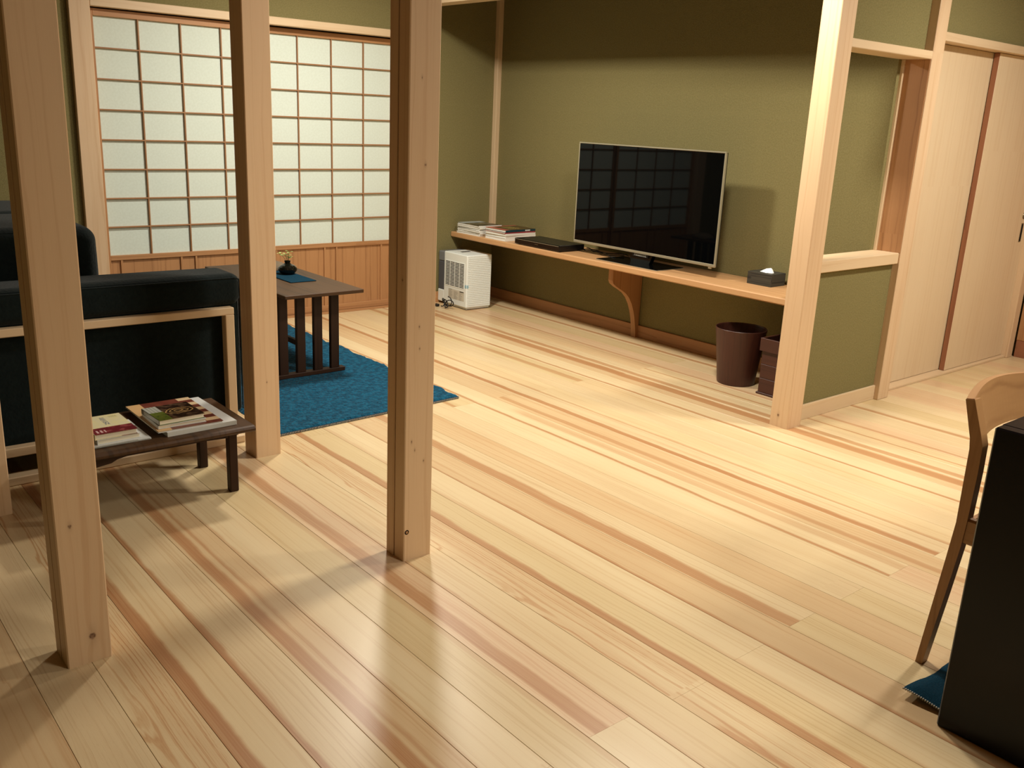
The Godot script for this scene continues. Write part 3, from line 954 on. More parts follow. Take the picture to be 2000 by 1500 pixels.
func build_shelf_things() -> void:
	# left pile against the corner, right pile in front of it
	var y := 0.5602
	var cov4 := textured(cover_tex(4, 5), 0.3)
	var cov5 := textured(cover_tex(5, 6), 0.3)
	var grey_cov := textured(cover_tex(3, 8), 0.4)
	var names := ["lowest", "second", "third", "fourth", "fifth", "topmost"]
	for i in 6:
		var th: float = [0.016, 0.013, 0.014, 0.012, 0.014, 0.012][i]
		var last := i == 5
		book(Vector3(4.505 + rng.randf_range(-0.006, 0.006), y, -5.785 + rng.randf_range(-0.006, 0.006)), Vector3(0.22, th - 0.0003, 0.285), rng.randf_range(-0.03, 0.03), cov4 if last else grey_cov, M.page_white, "white-edged magazine, %s of the left pile at the shelf's corner end" % names[i] if not last else "dark-covered magazine on top of the left pile at the shelf's corner end", "magazine", "magazines piled on the shelf", 3, M.page_white)
		y += th
	y = 0.5602
	var teal := plain(col(22, 58, 66), 0.4)
	var red := plain(col(158, 56, 62), 0.4)
	var mats := [M.page_white, M.page_white, M.page_white, red, teal]
	var tops := [grey_cov, grey_cov, grey_cov, grey_cov, cov5]
	var lb := ["white magazine, lowest of the right pile beside the black recorder", "white magazine, second from below in the pile beside the recorder", "white magazine, middle of the pile beside the black recorder", "magazine with red spine, fourth in the pile beside the recorder", "brown and pink magazine with teal spine topping the right pile"]
	for i in 5:
		var th: float = [0.022, 0.018, 0.016, 0.010, 0.017][i]
		book(Vector3(4.555 + rng.randf_range(-0.005, 0.005), y, -5.465 + rng.randf_range(-0.005, 0.005)), Vector3(0.30, th - 0.0003, 0.24), 0.02 + rng.randf_range(-0.02, 0.02), tops[i], M.page_white, lb[i], "magazine", "magazines piled on the shelf", 3, mats[i])
		if i == 4:
			var bk: Node3D = get_node("magazine_010") if has_node("magazine_010") else null
			if bk:
				for q in 4:
					var o := MeshInstance3D.new()
					var bs := new_st()
					add_box(bs, Vector3(0.045 + q * 0.013, 0.004, 0.1203), Vector3(0.055 + q * 0.013, 0.013, 0.1208), 0.0)
					o.mesh = bs.commit()
					o.name = "spine_lettering"
					o.material_override = M.page_white
					bk.add_child(o, true)
		y += th
	# disc recorder
	var t := thing("disc_recorder", "flat black disc recorder lying on the shelf left of television", "recorder", Vector3(4.52, 0.56, -4.98))
	obj("body", box(Vector3(4.412, 0.566, -5.222), Vector3(4.648, 0.606, -4.742), 0.003), M.black_plastic, t)
	obj("front_panel", box(Vector3(4.402, 0.565, -5.224), Vector3(4.412, 0.605, -4.740), 0.003), M.black_gloss, t)
	obj("trim_line", box(Vector3(4.4012, 0.598, -5.215), Vector3(4.403, 0.6005, -4.750), 0.0004), M.silver, t)
	obj("maker_mark", box(Vector3(4.4013, 0.583, -5.00), Vector3(4.4025, 0.5865, -4.965), 0.0003), M.brass_dark, t)
	for p in [Vector2(4.43, -5.19), Vector2(4.43, -4.77), Vector2(4.62, -5.19), Vector2(4.62, -4.77)]:
		var st := new_st()
		add_lathe(st, Vector3(p.x, 0.5602, p.y), [Vector2(0, 0), Vector2(0.012, 0), Vector2(0.012, 0.006), Vector2(0, 0.006)], 12)
		obj("foot", st, M.black_plastic, t)
	# tissue box
	t = thing("tissue_box", "charcoal wooden tissue box with white tissue on the shelf's right end", "tissue box", Vector3(4.69, 0.56, -3.20))
	var x0 := 4.625
	var x1 := 4.765
	var z0 := -3.315
	var z1 := -3.145
	var yb := 0.5602
	var yt := 0.634
	var w := 0.008
	obj("side_panel", box(Vector3(x0, yb, z0), Vector3(x0 + w, yt, z1), 0.001), M.ash_black, t)
	obj("side_panel", box(Vector3(x1 - w, yb, z0), Vector3(x1, yt, z1), 0.001), M.ash_black, t)
	obj("end_panel", box(Vector3(x0 + w, yb, z0), Vector3(x1 - w, yt, z0 + w), 0.001), M.ash_black, t)
	obj("end_panel", box(Vector3(x0 + w, yb, z1 - w), Vector3(x1 - w, yt, z1), 0.001), M.ash_black, t)
	var st2 := new_st()
	add_box(st2, Vector3(x0 + w, yt - 0.007, z0 + w), Vector3(4.678, yt - 0.001, z1 - w), 0.0)
	add_box(st2, Vector3(4.712, yt - 0.007, z0 + w), Vector3(x1 - w, yt - 0.001, z1 - w), 0.0)
	add_box(st2, Vector3(4.678, yt - 0.007, z0 + w), Vector3(4.712, yt - 0.001, z0 + 0.04), 0.0)
	add_box(st2, Vector3(4.678, yt - 0.007, z1 - 0.04), Vector3(4.712, yt - 0.001, z1 - w), 0.0)
	obj("top_panel", st2, M.ash_black, t)
	# the tissue: a folded peak
	var st := new_st()
	var apex := Vector3(4.690, yt + 0.028, -3.200)
	var ring := []
	for k in 24:
		var a := TAU * k / 24.0
		ring.append(Vector3(4.695 + 0.030 * cos(a) * (1.0 + 0.12 * sin(a * 5.0)), yt - 0.004 + 0.004 * sin(a * 3.0), -3.228 + 0.046 * sin(a)))
	for k in 24:
		var a: Vector3 = ring[k]
		var b: Vector3 = ring[(k + 1) % 24]
		var m1 := a.lerp(apex, 0.55) + Vector3.UP * 0.003 * (k % 3)
		var m2 := b.lerp(apex, 0.55) + Vector3.UP * 0.003 * ((k + 1) % 24 % 3)
		var n := (b - a).cross(apex - a).normalized()
		if n.y < 0:
			n = -n
		quad(st, [a, b, m2, m1], n, [Vector2.ZERO, Vector2.RIGHT, Vector2.ONE, Vector2.DOWN])
		quad(st, [m1, m2, apex], n, [Vector2.ZERO, Vector2.RIGHT, Vector2.ONE])
	obj("tissue", st, M.tissue, t)

func build_bins() -> void:
	var t := thing("waste_bin", "round dark brown wooden waste bin on the floor below the shelf", "bin", Vector3(4.445, 0, -3.185))
	var st := new_st()
	add_lathe(st, Vector3(4.445, 0, -3.185), [Vector2(0.0, 0.0005), Vector2(0.106, 0.0005), Vector2(0.110, 0.004), Vector2(0.120, 0.10), Vector2(0.134, 0.22), Vector2(0.1475, 0.326), Vector2(0.1480, 0.330), Vector2(0.1465, 0.332), Vector2(0.144, 0.331), Vector2(0.142, 0.325), Vector2(0.129, 0.22), Vector2(0.115, 0.10), Vector2(0.105, 0.012), Vector2(0.0, 0.012)], 48)
	obj("shell", st, M.bin_wood, t)
	t = thing("square_bin", "square dark wooden bin with overhanging rim half hidden behind right post", "bin", Vector3(4.47, 0, -2.85))
	var x0 := 4.362
	var x1 := 4.585
	var z0 := -2.968
	var z1 := -2.735
	obj("base_board", box(Vector3(x0 - 0.008, 0.0, z0 - 0.008), Vector3(x1 + 0.008, 0.012, z1 + 0.008), 0.002), M.bin_wood, t)
	for k in 3:
		var ya := 0.012 + 0.082 * k
		var yb := ya + 0.0805
		obj("side_board", box(Vector3(x0, ya, z0), Vector3(x0 + 0.012, yb, z1), 0.0015), M.bin_wood, t)
		obj("side_board", box(Vector3(x1 - 0.012, ya, z0), Vector3(x1, yb, z1), 0.0015), M.bin_wood, t)
		obj("side_board", box(Vector3(x0 + 0.012, ya, z0), Vector3(x1 - 0.012, yb, z0 + 0.012), 0.0015), M.bin_wood, t)
		obj("side_board", box(Vector3(x0 + 0.012, ya, z1 - 0.012), Vector3(x1 - 0.012, yb, z1), 0.0015), M.bin_wood, t)
	for s in [[Vector3(x0 - 0.012, 0.252, z0 - 0.012), Vector3(x0, 0.325, z1 + 0.012)], [Vector3(x1, 0.252, z0 - 0.012), Vector3(x1 + 0.012, 0.325, z1 + 0.012)], [Vector3(x0, 0.252, z0 - 0.012), Vector3(x1, 0.325, z0)], [Vector3(x0, 0.252, z1), Vector3(x1, 0.325, z1 + 0.012)]]:
		obj("rim_board", box(s[0], s[1], 0.0015), M.bin_wood, t)

func build_dehumidifier() -> void:
	var t := thing("dehumidifier", "white boxy dehumidifier with slotted grille on the floor under shelf", "dehumidifier", Vector3(4.38, 0, -5.75))
	var x0 := 4.262
	var x1 := 4.502
	var z1 := -5.606
	var z0 := -5.905
	var st := new_st()
	add_cushion(st, Vector3(x0, 0.018, z0), Vector3(x1, 0.424, z1), 0.008, 0.0, 3)
	obj("shell", st, M.white_plastic, t)
	obj("front_tank", box(Vector3(x0 + 0.004, 0.115, -5.985), Vector3(x1 - 0.004, 0.340, z0 - 0.001), 0.006), M.grey_plastic, t)
	obj("front_cover", box(Vector3(x0 + 0.004, 0.341, -5.985), Vector3(x1 - 0.004, 0.418, z0 - 0.001), 0.006), M.smoke_plastic, t)
	obj("front_base", box(Vector3(x0 + 0.003, 0.018, -5.987), Vector3(x1 - 0.003, 0.114, z0 - 0.001), 0.005), M.white_plastic, t)
	obj("plinth", box(Vector3(x0 + 0.008, 0.006, z0 + 0.008), Vector3(x1 - 0.008, 0.019, z1 - 0.008), 0.002), M.page_grey, t)
	for p in [Vector2(x0 + 0.03, z1 - 0.03), Vector2(x1 - 0.03, z1 - 0.03), Vector2(x0 + 0.03, z0 + 0.03), Vector2(x1 - 0.03, z0 + 0.03)]:
		obj("foot", box(Vector3(p.x - 0.012, 0.0, p.y - 0.012), Vector3(p.x + 0.012, 0.007, p.y + 0.012), 0.001), M.slot, t)
	# grille: raised field with dark slots in four columns
	var g := obj("grille", box(Vector3(x0 - 0.0018, 0.158, -5.885), Vector3(x0 + 0.001, 0.362, -5.634), 0.001), M.white_plastic, t)
	var slots := new_st()
	for c in 4:
		for r in 17:
			var za := -5.878 + c * 0.061
			var ya := 0.168 + r * 0.0112
			add_box(slots, Vector3(x0 - 0.0024, ya, za), Vector3(x0 - 0.0016, ya + 0.0056, za + 0.053), 0.0)
	var so := obj("slots", slots, M.slot, g)
	so.set_meta("kind", "stuff")
	# fine ribs on the side facing the viewer
	var ribs := new_st()
	for r in 26:
		add_box(ribs, Vector3(x0 + 0.012, 0.040 + r * 0.0142, z1 - 0.0005), Vector3(x1 - 0.008, 0.0445 + r * 0.0142, z1 + 0.0012), 0.0)
	so = obj("ribs", ribs, M.white_plastic, t)
	so.set_meta("kind", "stuff")
	# rating label with printed lines
	var im := Image.create(128, 64, false, Image.FORMAT_RGB8)
	im.fill(col(222, 221, 208))
	for r in 14:
		for c in 3:
			var len := rng.randi_range(14, 34)
			im.fill_rect(Rect2i(4 + c * 42, 10 + r * 4, len, 1), col(120, 118, 108))
	im.fill_rect(Rect2i(92, 2, 32, 6), col(50, 48, 44))
	im.fill_rect(Rect2i(4, 2, 26, 2), col(80, 78, 70))
	var lm := textured(ImageTexture.create_from_image(im), 0.6)
	st = new_st()
	var x := x0 - 0.0006
	quad(st, [Vector3(x, 0.140, -5.84), Vector3(x, 0.140, -5.635), Vector3(x, 0.065, -5.635), Vector3(x, 0.065, -5.84)], Vector3.LEFT, [Vector2(0, 0), Vector2(1, 0), Vector2(1, 1), Vector2(0, 1)])
	obj("rating_label", st, lm, t)
	obj("blue_sticker", box(Vector3(x0 - 0.0008, 0.172, -5.628), Vector3(x0 + 0.002, 0.197, -5.609), 0.0), M.sticker, t)
	obj("blue_sticker", box(Vector3(x0 + 0.004, 0.172, z1 - 0.001), Vector3(x0 + 0.018, 0.197, z1 + 0.0013), 0.0), M.sticker, t)
	obj("control_panel", box(Vector3(x0 + 0.06, 0.4235, -5.84), Vector3(x1 - 0.03, 0.4255, -5.74), 0.001), M.page_grey, t)
	obj("button_strip", box(Vector3(x0 + 0.075, 0.425, -5.80), Vector3(x0 + 0.16, 0.427, -5.775), 0.0005), M.slot, t)
	# its coiled cord
	var c2 := thing("power_cord", "coiled black power cord lying beside the white dehumidifier", "cord", Vector3(4.19, 0, -5.74))
	var pts := []
	for i in 90:
		var s := i / 89.0
		var a := s * TAU * 3.6
		var r := 0.036 + 0.010 * sin(a * 0.43 + 1.0)
		pts.append(Vector3(4.19 + 0.022 * sin(a * 0.5) - 0.02 * s, 0.006 + r + r * cos(a) * (0.95 - 0.35 * s), -5.745 + r * sin(a) * 1.1 - 0.035 * sin(s * 9.0)))
	st = new_st()
	add_tube(st, pts, 0.004, 6)
	obj("cord", st, M.cord, c2)
	obj("plug", box(Vector3(4.150, 0.001, -5.875), Vector3(4.178, 0.020, -5.835), 0.004), M.cord, c2)
	obj("tie", box(Vector3(4.186, 0.006, -5.80), Vector3(4.204, 0.030, -5.79), 0.002), M.page_white, c2)

# ---------------------------------------------------------------- rug
func rug_edge(s: float, n: FastNoiseLite) -> float:
	return 0.022 * n.get_noise_1d(s * 4.0) + 0.010 * n.get_noise_1d(s * 11.0 + 50.0)

func build_rug() -> void:
	var t := thing("rug", "deep blue shaggy rug under the coffee table", "rug", Vector3(2.31, 0, -4.8))
	var n := FastNoiseLite.new()
	n.seed = 5
	n.frequency = 1.0
	var st := new_st()
	var nx := 90
	var nz := 180
	var pos := []
	for j in nz + 1:
		var b := j / float(nz)
		for i in nx + 1:
			var a := i / float(nx)
			var znear := lerpf(-3.730, -3.782, a)
			var z := lerpf(-5.86, znear, b)
			var s := -5.86 + b * 2.1
			var xl := 1.782 + 0.3 * rug_edge(s + 40.0, n)
			var xr := 2.845 + rug_edge(s, n) * (1.2 if b < 0.97 else 0.4)
			var x := lerpf(xl, xr, a)
			var e := minf(minf(a, 1.0 - a) * 1.06, minf(b, 1.0 - b) * 2.1)
			# round the near left corner
			var y := 0.013 * smoothstep(0.0, 0.012, e) + 0.0035 * n.get_noise_2d(x * 28.0, z * 28.0) * smoothstep(0.0, 0.03, e) + 0.002 * n.get_noise_2d(x * 9.0, z * 9.0) + 0.0012
			y += 0.008 * smoothstep(0.10, 0.0, 1.0 - a if 1.0 - a < 0.1 else 1.0) * (0.5 + 0.5 * n.get_noise_1d(s * 7.0))
			pos.append(Vector3(x, maxf(y, 0.001), z))
	var w := nx + 1
	st.set_smooth_group(0)
	for j in nz:
		for i in nx:
			var q := [pos[j * w + i], pos[j * w + i + 1], pos[(j + 1) * w + i + 1], pos[(j + 1) * w + i]]
			for k in [0, 1, 2, 0, 2, 3]:
				st.set_uv(Vector2(q[k].x, q[k].z))
				st.add_vertex(q[k])
	st.index()
	st.generate_normals()
	obj("pile", st, M.rug, t)
	# bound near edge with pale stitches
	var bind := new_st()
	var bp := []
	for i in 41:
		var a := i / 40.0
		bp.append(Vector3(lerpf(1.785, 2.842, a), 0.006, lerpf(-3.730, -3.782, a) + 0.002 + 0.001 * n.get_noise_1d(a * 30.0)))
	add_tube(bind, bp, 0.006, 8)
	obj("edge_binding", bind, M.binding, t)
	var sti := new_st()
	for i in 130:
		var a := (i + 0.5) / 130.0
		var x := lerpf(1.787, 2.84, a)
		var z := lerpf(-3.730, -3.782, a)
		add_box(sti, Vector3(x - 0.0014, 0.003, z + 0.0045), Vector3(x + 0.0014 + 0.001 * rng.randf(), 0.010, z + 0.0090), 0.0)
	var so := obj("edge_stitches", sti, M.stitch, t)
	so.set_meta("kind", "stuff")

# ---------------------------------------------------------------- coffee table
func build_coffee_table() -> void:
	var t := thing("coffee_table", "dark wooden coffee table with slatted ends standing on the blue rug", "table", Vector3(2.4, 0.014, -4.94))
	var y0 := 0.0145
	var x0 := 2.165
	var x1 := 2.640
	var z0 := -5.475
	var z1 := -4.410
	obj("tabletop", box(Vector3(x0, 0.480, z0), Vector3(x1, 0.500, z1), 0.0025, 2, 1.2, 0.5), M.table_dark, t)
	for zc in [-4.545, -5.335]:
		obj("foot_rail", box(Vector3(2.135, y0, zc - 0.022), Vector3(2.585, y0 + 0.024, zc + 0.022), 0.003), M.walnut, t)
		for i in 4:
			var xc := 2.212 + i * 0.1045
			obj("leg_slat", box(Vector3(xc - 0.0255, y0 + 0.023, zc - 0.013), Vector3(xc + 0.0255, 0.481, zc + 0.013), 0.002, 1), M.walnut, t)
	obj("stretcher", box(Vector3(2.33, 0.17, -5.33), Vector3(2.352, 0.20, -4.55), 0.002), M.walnut, t)
	# things on it
	obj_mat()
	# vase
	var v := thing("bud_vase", "small squat black glazed vase on the blue table mat", "vase", Vector3(2.478, 0.5055, -5.005))
	var st := new_st()
	add_lathe(st, Vector3(2.478, 0.5055, -5.005), [Vector2(0, 0), Vector2(0.030, 0.0), Vector2(0.034, 0.002), Vector2(0.048, 0.012), Vector2(0.0545, 0.024), Vector2(0.0555, 0.031), Vector2(0.052, 0.041), Vector2(0.040, 0.051), Vector2(0.024, 0.058), Vector2(0.0165, 0.064), Vector2(0.016, 0.070), Vector2(0.0195, 0.077), Vector2(0.0185, 0.078), Vector2(0.014, 0.072), Vector2(0.014, 0.060), Vector2(0, 0.058)], 40)
	obj("body", st, M.glaze, v)
	var sp := thing("leaf_sprig", "small sprig of yellow-green leaves standing in the black vase", "plant", Vector3(2.478, 0.57, -5.005))
	var tips := [Vector3(0.014, 0.056, -0.006), Vector3(-0.006, 0.040, -0.016), Vector3(-0.040, 0.046, -0.014), Vector3(0.010, 0.024, 0.010)]
	for k in tips.size():
		var a := Vector3(2.478, 0.560, -5.005)
		var b: Vector3 = Vector3(2.478, 0.580, -5.005) + tips[k]
		var c := a.lerp(b, 0.5) + Vector3(0.0, 0.012, 0.0)
		st = new_st()
		add_tube(st, [a, a.lerp(c, 0.6), c, c.lerp(b, 0.6), b], 0.0011, 5)
		obj("twig", st, M.stem, sp)
		for q in 5:
			var f := 0.45 + 0.14 * q
			var p := c.lerp(b, clampf((f - 0.4) * 1.7, 0.0, 1.0))
			var ang := q * 2.4 + k
			leaf(sp, p, Vector3(cos(ang), 0.35, sin(ang)).normalized(), 0.024 + 0.005 * (q % 2))
	var bk := thing("woven_lid", "grey-brown woven domed basket lid on coffee table behind the vase", "basket", Vector3(2.50, 0.50, -5.235))
	st = new_st()
	var prof := [Vector2(0.0, 0.002), Vector2(0.086, 0.002), Vector2(0.090, 0.006)]
	for i in 9:
		var a := i / 8.0 * PI / 2
		prof.append(Vector2(0.089 * cos(a), 0.008 + 0.042 * sin(a)))
	add_lathe(st, Vector3(2.49, 0.499, -5.235), prof, 40)
	obj("dome", st, M.basket, bk)

func leaf(parent: Node3D, p: Vector3, d: Vector3, size: float) -> void:
	var st := new_st()
	var s := d.cross(Vector3.UP).normalized()
	var up := s.cross(d).normalized()
	var prev_l := p
	var prev_r := p
	for i in range(1, 6):
		var f := i / 5.0
		var wd := size * 0.36 * sin(f * PI * 0.92 + 0.1)
		var c := p + d * size * f + up * (-0.15 * size * f * f)
		var l := c - s * wd + up * wd * 0.25
		var r := c + s * wd + up * wd * 0.25
		if i == 5:
			l = c
			r = c
		var cm := p + d * size * (i - 1) / 5.0 + up * (-0.15 * size * (i - 1) / 5.0 * (i - 1) / 5.0)
		quad(st, [prev_l, l, c, cm], up, [Vector2.ZERO, Vector2.RIGHT, Vector2.ONE, Vector2.DOWN])
		quad(st, [cm, c, r, prev_r], up, [Vector2.ZERO, Vector2.RIGHT, Vector2.ONE, Vector2.DOWN])
		prev_l = l
		prev_r = r
	obj("leaf", st, M.leaf, parent)

func obj_mat() -> void:
	var t := thing("table_mat", "folded dark blue cloth mat on the coffee table under the vase", "mat", Vector3(2.45, 0.5, -4.93))
	obj("cloth", box(Vector3(2.366, 0.5003, -5.13), Vector3(2.527, 0.5053, -4.745), 0.0015), M.blue_cloth, t)

# ---------------------------------------------------------------- sofa
func build_sofa() -> void:
	var t := thing("sofa", "black velvet sofa with pale wooden side frame behind the left post", "sofa", Vector3(1.05, 0, -4.6))
	var z := -3.755
	var zb := -3.800
	var near := []
	# side frames
	for s in 2:
		var za: float = [zb, -5.20][s]
		var zz: float = [z, -5.155][s]
		var lift: float = [0.0, 0.30][s]
		obj("frame_rail", box(Vector3(0.30, 0.582 - lift, za), Vector3(1.605, 0.614 - lift, zz), 0.003), M.trim, t)
		obj("frame_rail", box(Vector3(0.34, 0.112, za), Vector3(1.565, 0.148, zz), 0.003), M.trim, t)
		obj("frame_leg", box(Vector3(1.565, 0.034, za), Vector3(1.605, 0.583 - lift, zz), 0.003), M.trim, t)
		obj("frame_leg", box(Vector3(0.30, 0.034, za), Vector3(0.34, 0.583 - lift, zz), 0.003), M.trim, t)
		obj("runner", box(Vector3(0.26, 0.0, za - 0.004), Vector3(1.63, 0.035, zz + 0.012), 0.004), M.trim, t)
	# upholstery
	var st := new_st()
	add_cushion(st, Vector3(0.32, 0.13, -3.99), Vector3(1.648, 0.70, -3.795), 0.02, 0.0)
	obj("arm_panel", st, M.velvet, t)
	st = new_st()
	add_cushion(st, Vector3(0.32, 0.617, -4.0), Vector3(1.652, 0.754, -3.772), 0.042, 0.006)
	obj("arm_cushion", st, M.velvet, t)
	var pipe := new_st()
	add_tube(pipe, [Vector3(0.36, 0.737, -3.777), Vector3(1.62, 0.737, -3.777), Vector3(1.641, 0.731, -3.782), Vector3(1.647, 0.715, -3.786), Vector3(1.648, 0.14, -3.80)], 0.0028, 6)
	obj("piping", pipe, M.velvet, t)
	st = new_st()
	add_cushion(st, Vector3(0.34, 0.15, -5.15), Vector3(1.62, 0.30, -3.99), 0.02, 0.0)
	obj("seat_base", st, M.velvet, t)
	for k in 2:
		var za := -4.002 - k * 0.60
		st = new_st()
		add_cushion(st, Vector3(0.90, 0.30, za - 0.605), Vector3(1.64, 0.46, za), 0.035, 0.012)
		obj("seat_cushion", st, M.velvet, t)
		st = new_st()
		add_cushion(st, Vector3(0.62, 0.46, za - 0.605), Vector3(1.150, 0.945, za - 0.02), 0.06, 0.012)
		obj("back_cushion", st, M.velvet, t)
	st = new_st()
	add_cushion(st, Vector3(0.30, 0.15, -5.20), Vector3(0.64, 0.92, -4.0), 0.05, 0.0)
	obj("backrest", st, M.velvet, t)

# ---------------------------------------------------------------- low side table and its books
func build_side_table() -> void:
	var t := thing("side_table", "low dark brown wooden table carrying books beside the sofa", "table", Vector3(1.1, 0, -3.38))
	var x0 := 0.775
	var x1 := 1.42
	var z0 := -3.605
	var z1 := -3.165
	# top with a rounded nosing
	var o := PackedVector2Array()
	for p in [[0.0, 0.262], [0.006, 0.258], [0.014, 0.2565], [0.426, 0.2565], [0.434, 0.258], [0.440, 0.264], [0.440, 0.270], [0.434, 0.277], [0.424, 0.280], [0.016, 0.280], [0.006, 0.277], [0.0, 0.270]]:
		o.append(Vector2(z0 + p[0], p[1]))
	var st := new_st()
	add_prism(st, o, 2, 1, x0, x1, 1.2, 0.3)
	obj("tabletop", st, M.table_dark, t)
	for xc in [0.836, 1.358]:
		for zc in [-3.556, -3.252]:
			obj("leg", box(Vector3(xc - 0.017, 0.0, zc - 0.017), Vector3(xc + 0.017, 0.257, zc + 0.017), 0.003, 1, 1.2, 0.3), M.walnut, t)
	# shaped aprons, deeper towards the legs
	for zc in [-3.244, -3.564]:
		var a := PackedVector2Array([Vector2(0.853, 0.257), Vector2(1.341, 0.257), Vector2(1.341, 0.224)])
		for p in [[1.30, 0.226], [1.26, 0.228], [0.965, 0.228], [0.930, 0.222], [0.910, 0.212], [0.853, 0.205]]:
			a.append(Vector2(p[0], p[1]))
		st = new_st()
		add_prism(st, a, 0, 1, zc - 0.006, zc + 0.006, 1.2, 0.3)
		obj("apron", st, M.walnut, t)
	for xc in [0.836, 1.358]:
		var a := PackedVector2Array([Vector2(-3.539, 0.257), Vector2(-3.269, 0.257), Vector2(-3.269, 0.222), Vector2(-3.539, 0.222)])
		st = new_st()
		add_prism(st, a, 2, 1, xc - 0.006, xc + 0.006, 1.2, 0.3)
		obj("apron", st, M.walnut, t)
	# small stepped brackets outside the legs
	for zc in [-3.252, -3.556]:
		for s in [-1.0, 1.0]:
			var b := 1.375 if s > 0 else 0.819
			var a := PackedVector2Array([Vector2(b, 0.257), Vector2(b + 0.026 * s, 0.257), Vector2(b + 0.026 * s, 0.249), Vector2(b + 0.020 * s, 0.247), Vector2(b + 0.019 * s, 0.240), Vector2(b + 0.012 * s, 0.238), Vector2(b + 0.010 * s, 0.230), Vector2(b, 0.226)])
			st = new_st()
			add_prism(st, a, 0, 1, zc - 0.006, zc + 0.006, 1.2, 0.3)
			obj("bracket", st, M.walnut, t)
	# books: right pile
	var c0 := textured(cover_tex(0, 1), 0.3)
	var c1 := textured(cover_tex(1, 2), 0.25)
	var c2 := textured(cover_tex(2, 3), 0.3)
	var c3 := textured(cover_tex(3, 4), 0.35)
	var y := 0.2802
	book(Vector3(1.232, y, -3.395), Vector3(0.265, 0.017, 0.36), 0.02, c3, M.page_grey, "large pale grey magazine at bottom of the right pile on low table", "magazine", "", 3, M.page_grey)
	book(Vector3(1.196, y + 0.0172, -3.400), Vector3(0.245, 0.006, 0.355), 0.0, c2, M.page_white, "thin tan and brick-red magazine in the middle of right pile", "magazine")
	book(Vector3(1.174, y + 0.0234, -3.338), Vector3(0.178, 0.013, 0.185), -0.02, c3, M.page, "pale paperback under the dark cover book on low table", "book", "", 0, c3)
	book(Vector3(1.170, y + 0.0366, -3.335), Vector3(0.172, 0.019, 0.172), 0.03, c1, M.page, "thick book with dark photo cover topping the right pile", "book", "", 0, c1)
	# left pile
	book(Vector3(0.945, y, -3.352), Vector3(0.21, 0.004, 0.25), 0.0, c3, M.page_grey, "thin grey leaflet at bottom of left pile on low table", "magazine")
	book(Vector3(0.918, y + 0.0042, -3.335), Vector3(0.175, 0.004, 0.22), 0.02, c3, M.page_white, "thin white leaflet second from bottom of the left pile", "magazine")
	book(Vector3(0.938, y + 0.0084, -3.342), Vector3(0.150, 0.017, 0.210), 0.04, c3, M.page, "cream paperback under the maroon banded book on low table", "book", "", 0, c3)
	book(Vector3(0.934, y + 0.0256, -3.342), Vector3(0.146, 0.020, 0.208), 0.0, c0, M.page, "cream book with maroon band topping the left pile", "book", "", 0, c0)

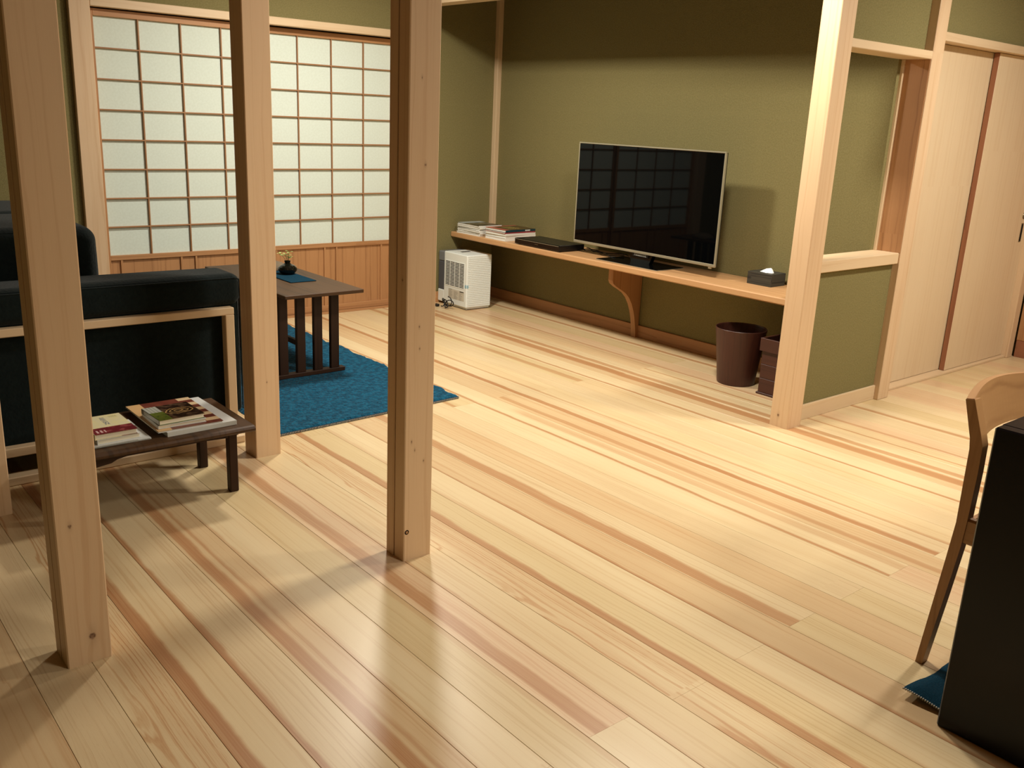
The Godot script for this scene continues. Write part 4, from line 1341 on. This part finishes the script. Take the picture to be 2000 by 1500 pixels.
# ---------------------------------------------------------------- dining table, chair, mat
func build_dining() -> void:
	var t := thing("dining_table", "black lacquered dining table with solid side panel at right edge", "table", Vector3(3.0, 0, -0.38))
	var x0 := 2.192
	var x1 := 3.85
	var z0 := -0.838
	var z1 := 0.06
	obj("side_panel", box(Vector3(x0, 0.0, z0), Vector3(x0 + 0.04, 0.808, z1), 0.004), M.lacquer, t)
	obj("side_panel", box(Vector3(x1 - 0.04, 0.0, z0), Vector3(x1, 0.808, z1), 0.004), M.lacquer, t)
	obj("tabletop", box(Vector3(x0 + 0.04, 0.776, z0), Vector3(x1 - 0.04, 0.808, z1), 0.002), M.lacquer, t)
	obj("stretcher", box(Vector3(x0 + 0.04, 0.30, -0.42), Vector3(x1 - 0.04, 0.42, -0.39), 0.003), M.lacquer, t)
	# tray
	var tr := thing("tray", "black tray standing on the far corner of the dining table", "tray", Vector3(2.62, 0.808, -0.72))
	obj("base", box(Vector3(2.40, 0.8082, -0.825), Vector3(2.80, 0.8142, -0.60), 0.002), M.black_gloss, tr)
	for s in [[Vector3(2.40, 0.814, -0.825), Vector3(2.80, 0.828, -0.818)], [Vector3(2.40, 0.814, -0.607), Vector3(2.80, 0.828, -0.60)], [Vector3(2.40, 0.814, -0.818), Vector3(2.407, 0.828, -0.607)], [Vector3(2.793, 0.814, -0.818), Vector3(2.80, 0.828, -0.607)]]:
		obj("rim", box(s[0], s[1], 0.002), M.black_gloss, tr)
	# mat under the table
	var rug := thing("floor_mat", "corner of dark blue woven mat under the dining table", "rug", Vector3(2.9, 0, -0.5))
	var n := FastNoiseLite.new()
	n.seed = 3
	n.frequency = 1.0
	var st := new_st()
	var nx := 60
	var nz := 40
	var pos := []
	for j in nz + 1:
		for i in nx + 1:
			var a := i / float(nx)
			var b := j / float(nz)
			# corner at (2.24, -0.955); the left edge leans slightly
			var x := lerpf(2.240, 3.75, a) + 0.05 * b * (1.0 - a)
			var z := lerpf(-0.958, 0.0, b) + 0.01 * n.get_noise_1d(a * 5.0) * (1.0 - b)
			var e := minf(minf(a, 1.0 - a) * 1.5, minf(b, 1.0 - b) * 0.9)
			var curl := 0.022 * exp(-(pow(x - 2.24, 2.0) + pow(z + 0.955, 2.0)) / 0.012)
			pos.append(Vector3(x, 0.002 + 0.007 * smoothstep(0.0, 0.01, e) + 0.002 * n.get_noise_2d(x * 30.0, z * 30.0) * smoothstep(0.0, 0.02, e) + curl, z))
	var w := nx + 1
	for j in nz:
		for i in nx:
			var q := [pos[j * w + i], pos[j * w + i + 1], pos[(j + 1) * w + i + 1], pos[(j + 1) * w + i]]
			for k in [0, 1, 2, 0, 2, 3]:
				st.set_uv(Vector2(q[k].x, q[k].z))
				st.add_vertex(q[k])
	st.index()
	st.generate_normals()
	obj("pile", st, M.blue_cloth, rug)
	var sti := new_st()
	for j in nz:
		var p: Vector3 = pos[j * w]
		var q: Vector3 = pos[(j + 1) * w]
		for k in 4:
			var c := p.lerp(q, (k + 0.5) / 4.0)
			add_box(sti, c + Vector3(-0.003, -0.001, -0.0016), c + Vector3(0.002, 0.003, 0.0016), 0.0)
	var so := obj("edge_stitches", sti, M.stitch, rug)
	so.set_meta("kind", "stuff")
	# chair: faces +z, tucked under the table
	var ch := thing("dining_chair", "light oak dining chair with curved back tucked under black table", "chair", Vector3(2.70, 0, -0.80))
	for s in 2:
		var xa: float = [2.434, 2.912][s]
		var out := PackedVector2Array([Vector2(-1.020, 0.0), Vector2(-1.001, 0.0), Vector2(-0.975, 0.22), Vector2(-0.957, 0.385), Vector2(-0.953, 0.46), Vector2(-0.950, 0.60), Vector2(-0.951, 0.675), Vector2(-0.960, 0.705), Vector2(-0.992, 0.794), Vector2(-1.016, 0.790), Vector2(-0.987, 0.690), Vector2(-0.983, 0.66), Vector2(-0.981, 0.45), Vector2(-0.990, 0.34)])
		st = new_st()
		add_prism(st, out, 2, 1, xa, xa + 0.034, 1.2, 0.3)
		obj("back_leg", st, M.chair_wood, ch)
		obj("front_leg", box(Vector3(xa, 0.0, -0.56), Vector3(xa + 0.034, 0.44, -0.525), 0.004, 1), M.chair_wood, ch)
		obj("side_rail", box(Vector3(xa + 0.003, 0.395, -0.962), Vector3(xa + 0.031, 0.468, -0.53), 0.006), M.chair_wood, ch)
	obj("back_rail", box(Vector3(2.466, 0.40, -0.972), Vector3(2.914, 0.455, -0.952), 0.004), M.chair_wood, ch)
	obj("front_rail", box(Vector3(2.466, 0.40, -0.555), Vector3(2.914, 0.44, -0.535), 0.004), M.chair_wood, ch)
	st = new_st()
	add_cushion(st, Vector3(2.462, 0.456, -0.938), Vector3(2.918, 0.510, -0.50), 0.020, 0.004, 4)
	obj("seat", st, M.black_plastic, ch)
	# curved top rail
	st = new_st()
	var sec := []
	var segs := 28
	for i in segs + 1:
		var s := i / float(segs)
		var x := lerpf(2.436, 2.944, s)
		var bow := 0.050 * sin(s * PI)
		var hgt := 0.012 * sin(s * PI)
		var zt := -0.994 - bow
		var zl := -0.956 - bow
		sec.append([Vector3(x, 0.796 + hgt, zt), Vector3(x, 0.792 + hgt, zt - 0.021), Vector3(x, 0.690 - hgt * 0.6, zl - 0.021), Vector3(x, 0.688 - hgt * 0.6, zl)])
	for i in segs:
		for k in 4:
			var a: Vector3 = sec[i][k]
			var b: Vector3 = sec[i][(k + 1) % 4]
			var c: Vector3 = sec[i + 1][(k + 1) % 4]
			var d: Vector3 = sec[i + 1][k]
			var mid: Vector3 = (sec[i][0] + sec[i][2]) / 2
			var nn := (b - a).cross(d - a).normalized()
			if nn.dot((a + b) / 2 - mid) < 0:
				nn = -nn
			quad(st, [a, b, c, d], nn, [Vector2(a.x, k * 0.25), Vector2(b.x, k * 0.25 + 0.2), Vector2(c.x, k * 0.25 + 0.2), Vector2(d.x, k * 0.25)])
	for e in [0, segs]:
		quad(st, sec[e], Vector3.LEFT if e == 0 else Vector3.RIGHT, [Vector2(0, 0), Vector2(0.1, 0), Vector2(0.1, 0.1), Vector2(0, 0.1)])
	obj("backrest", st, M.chair_wood, ch)
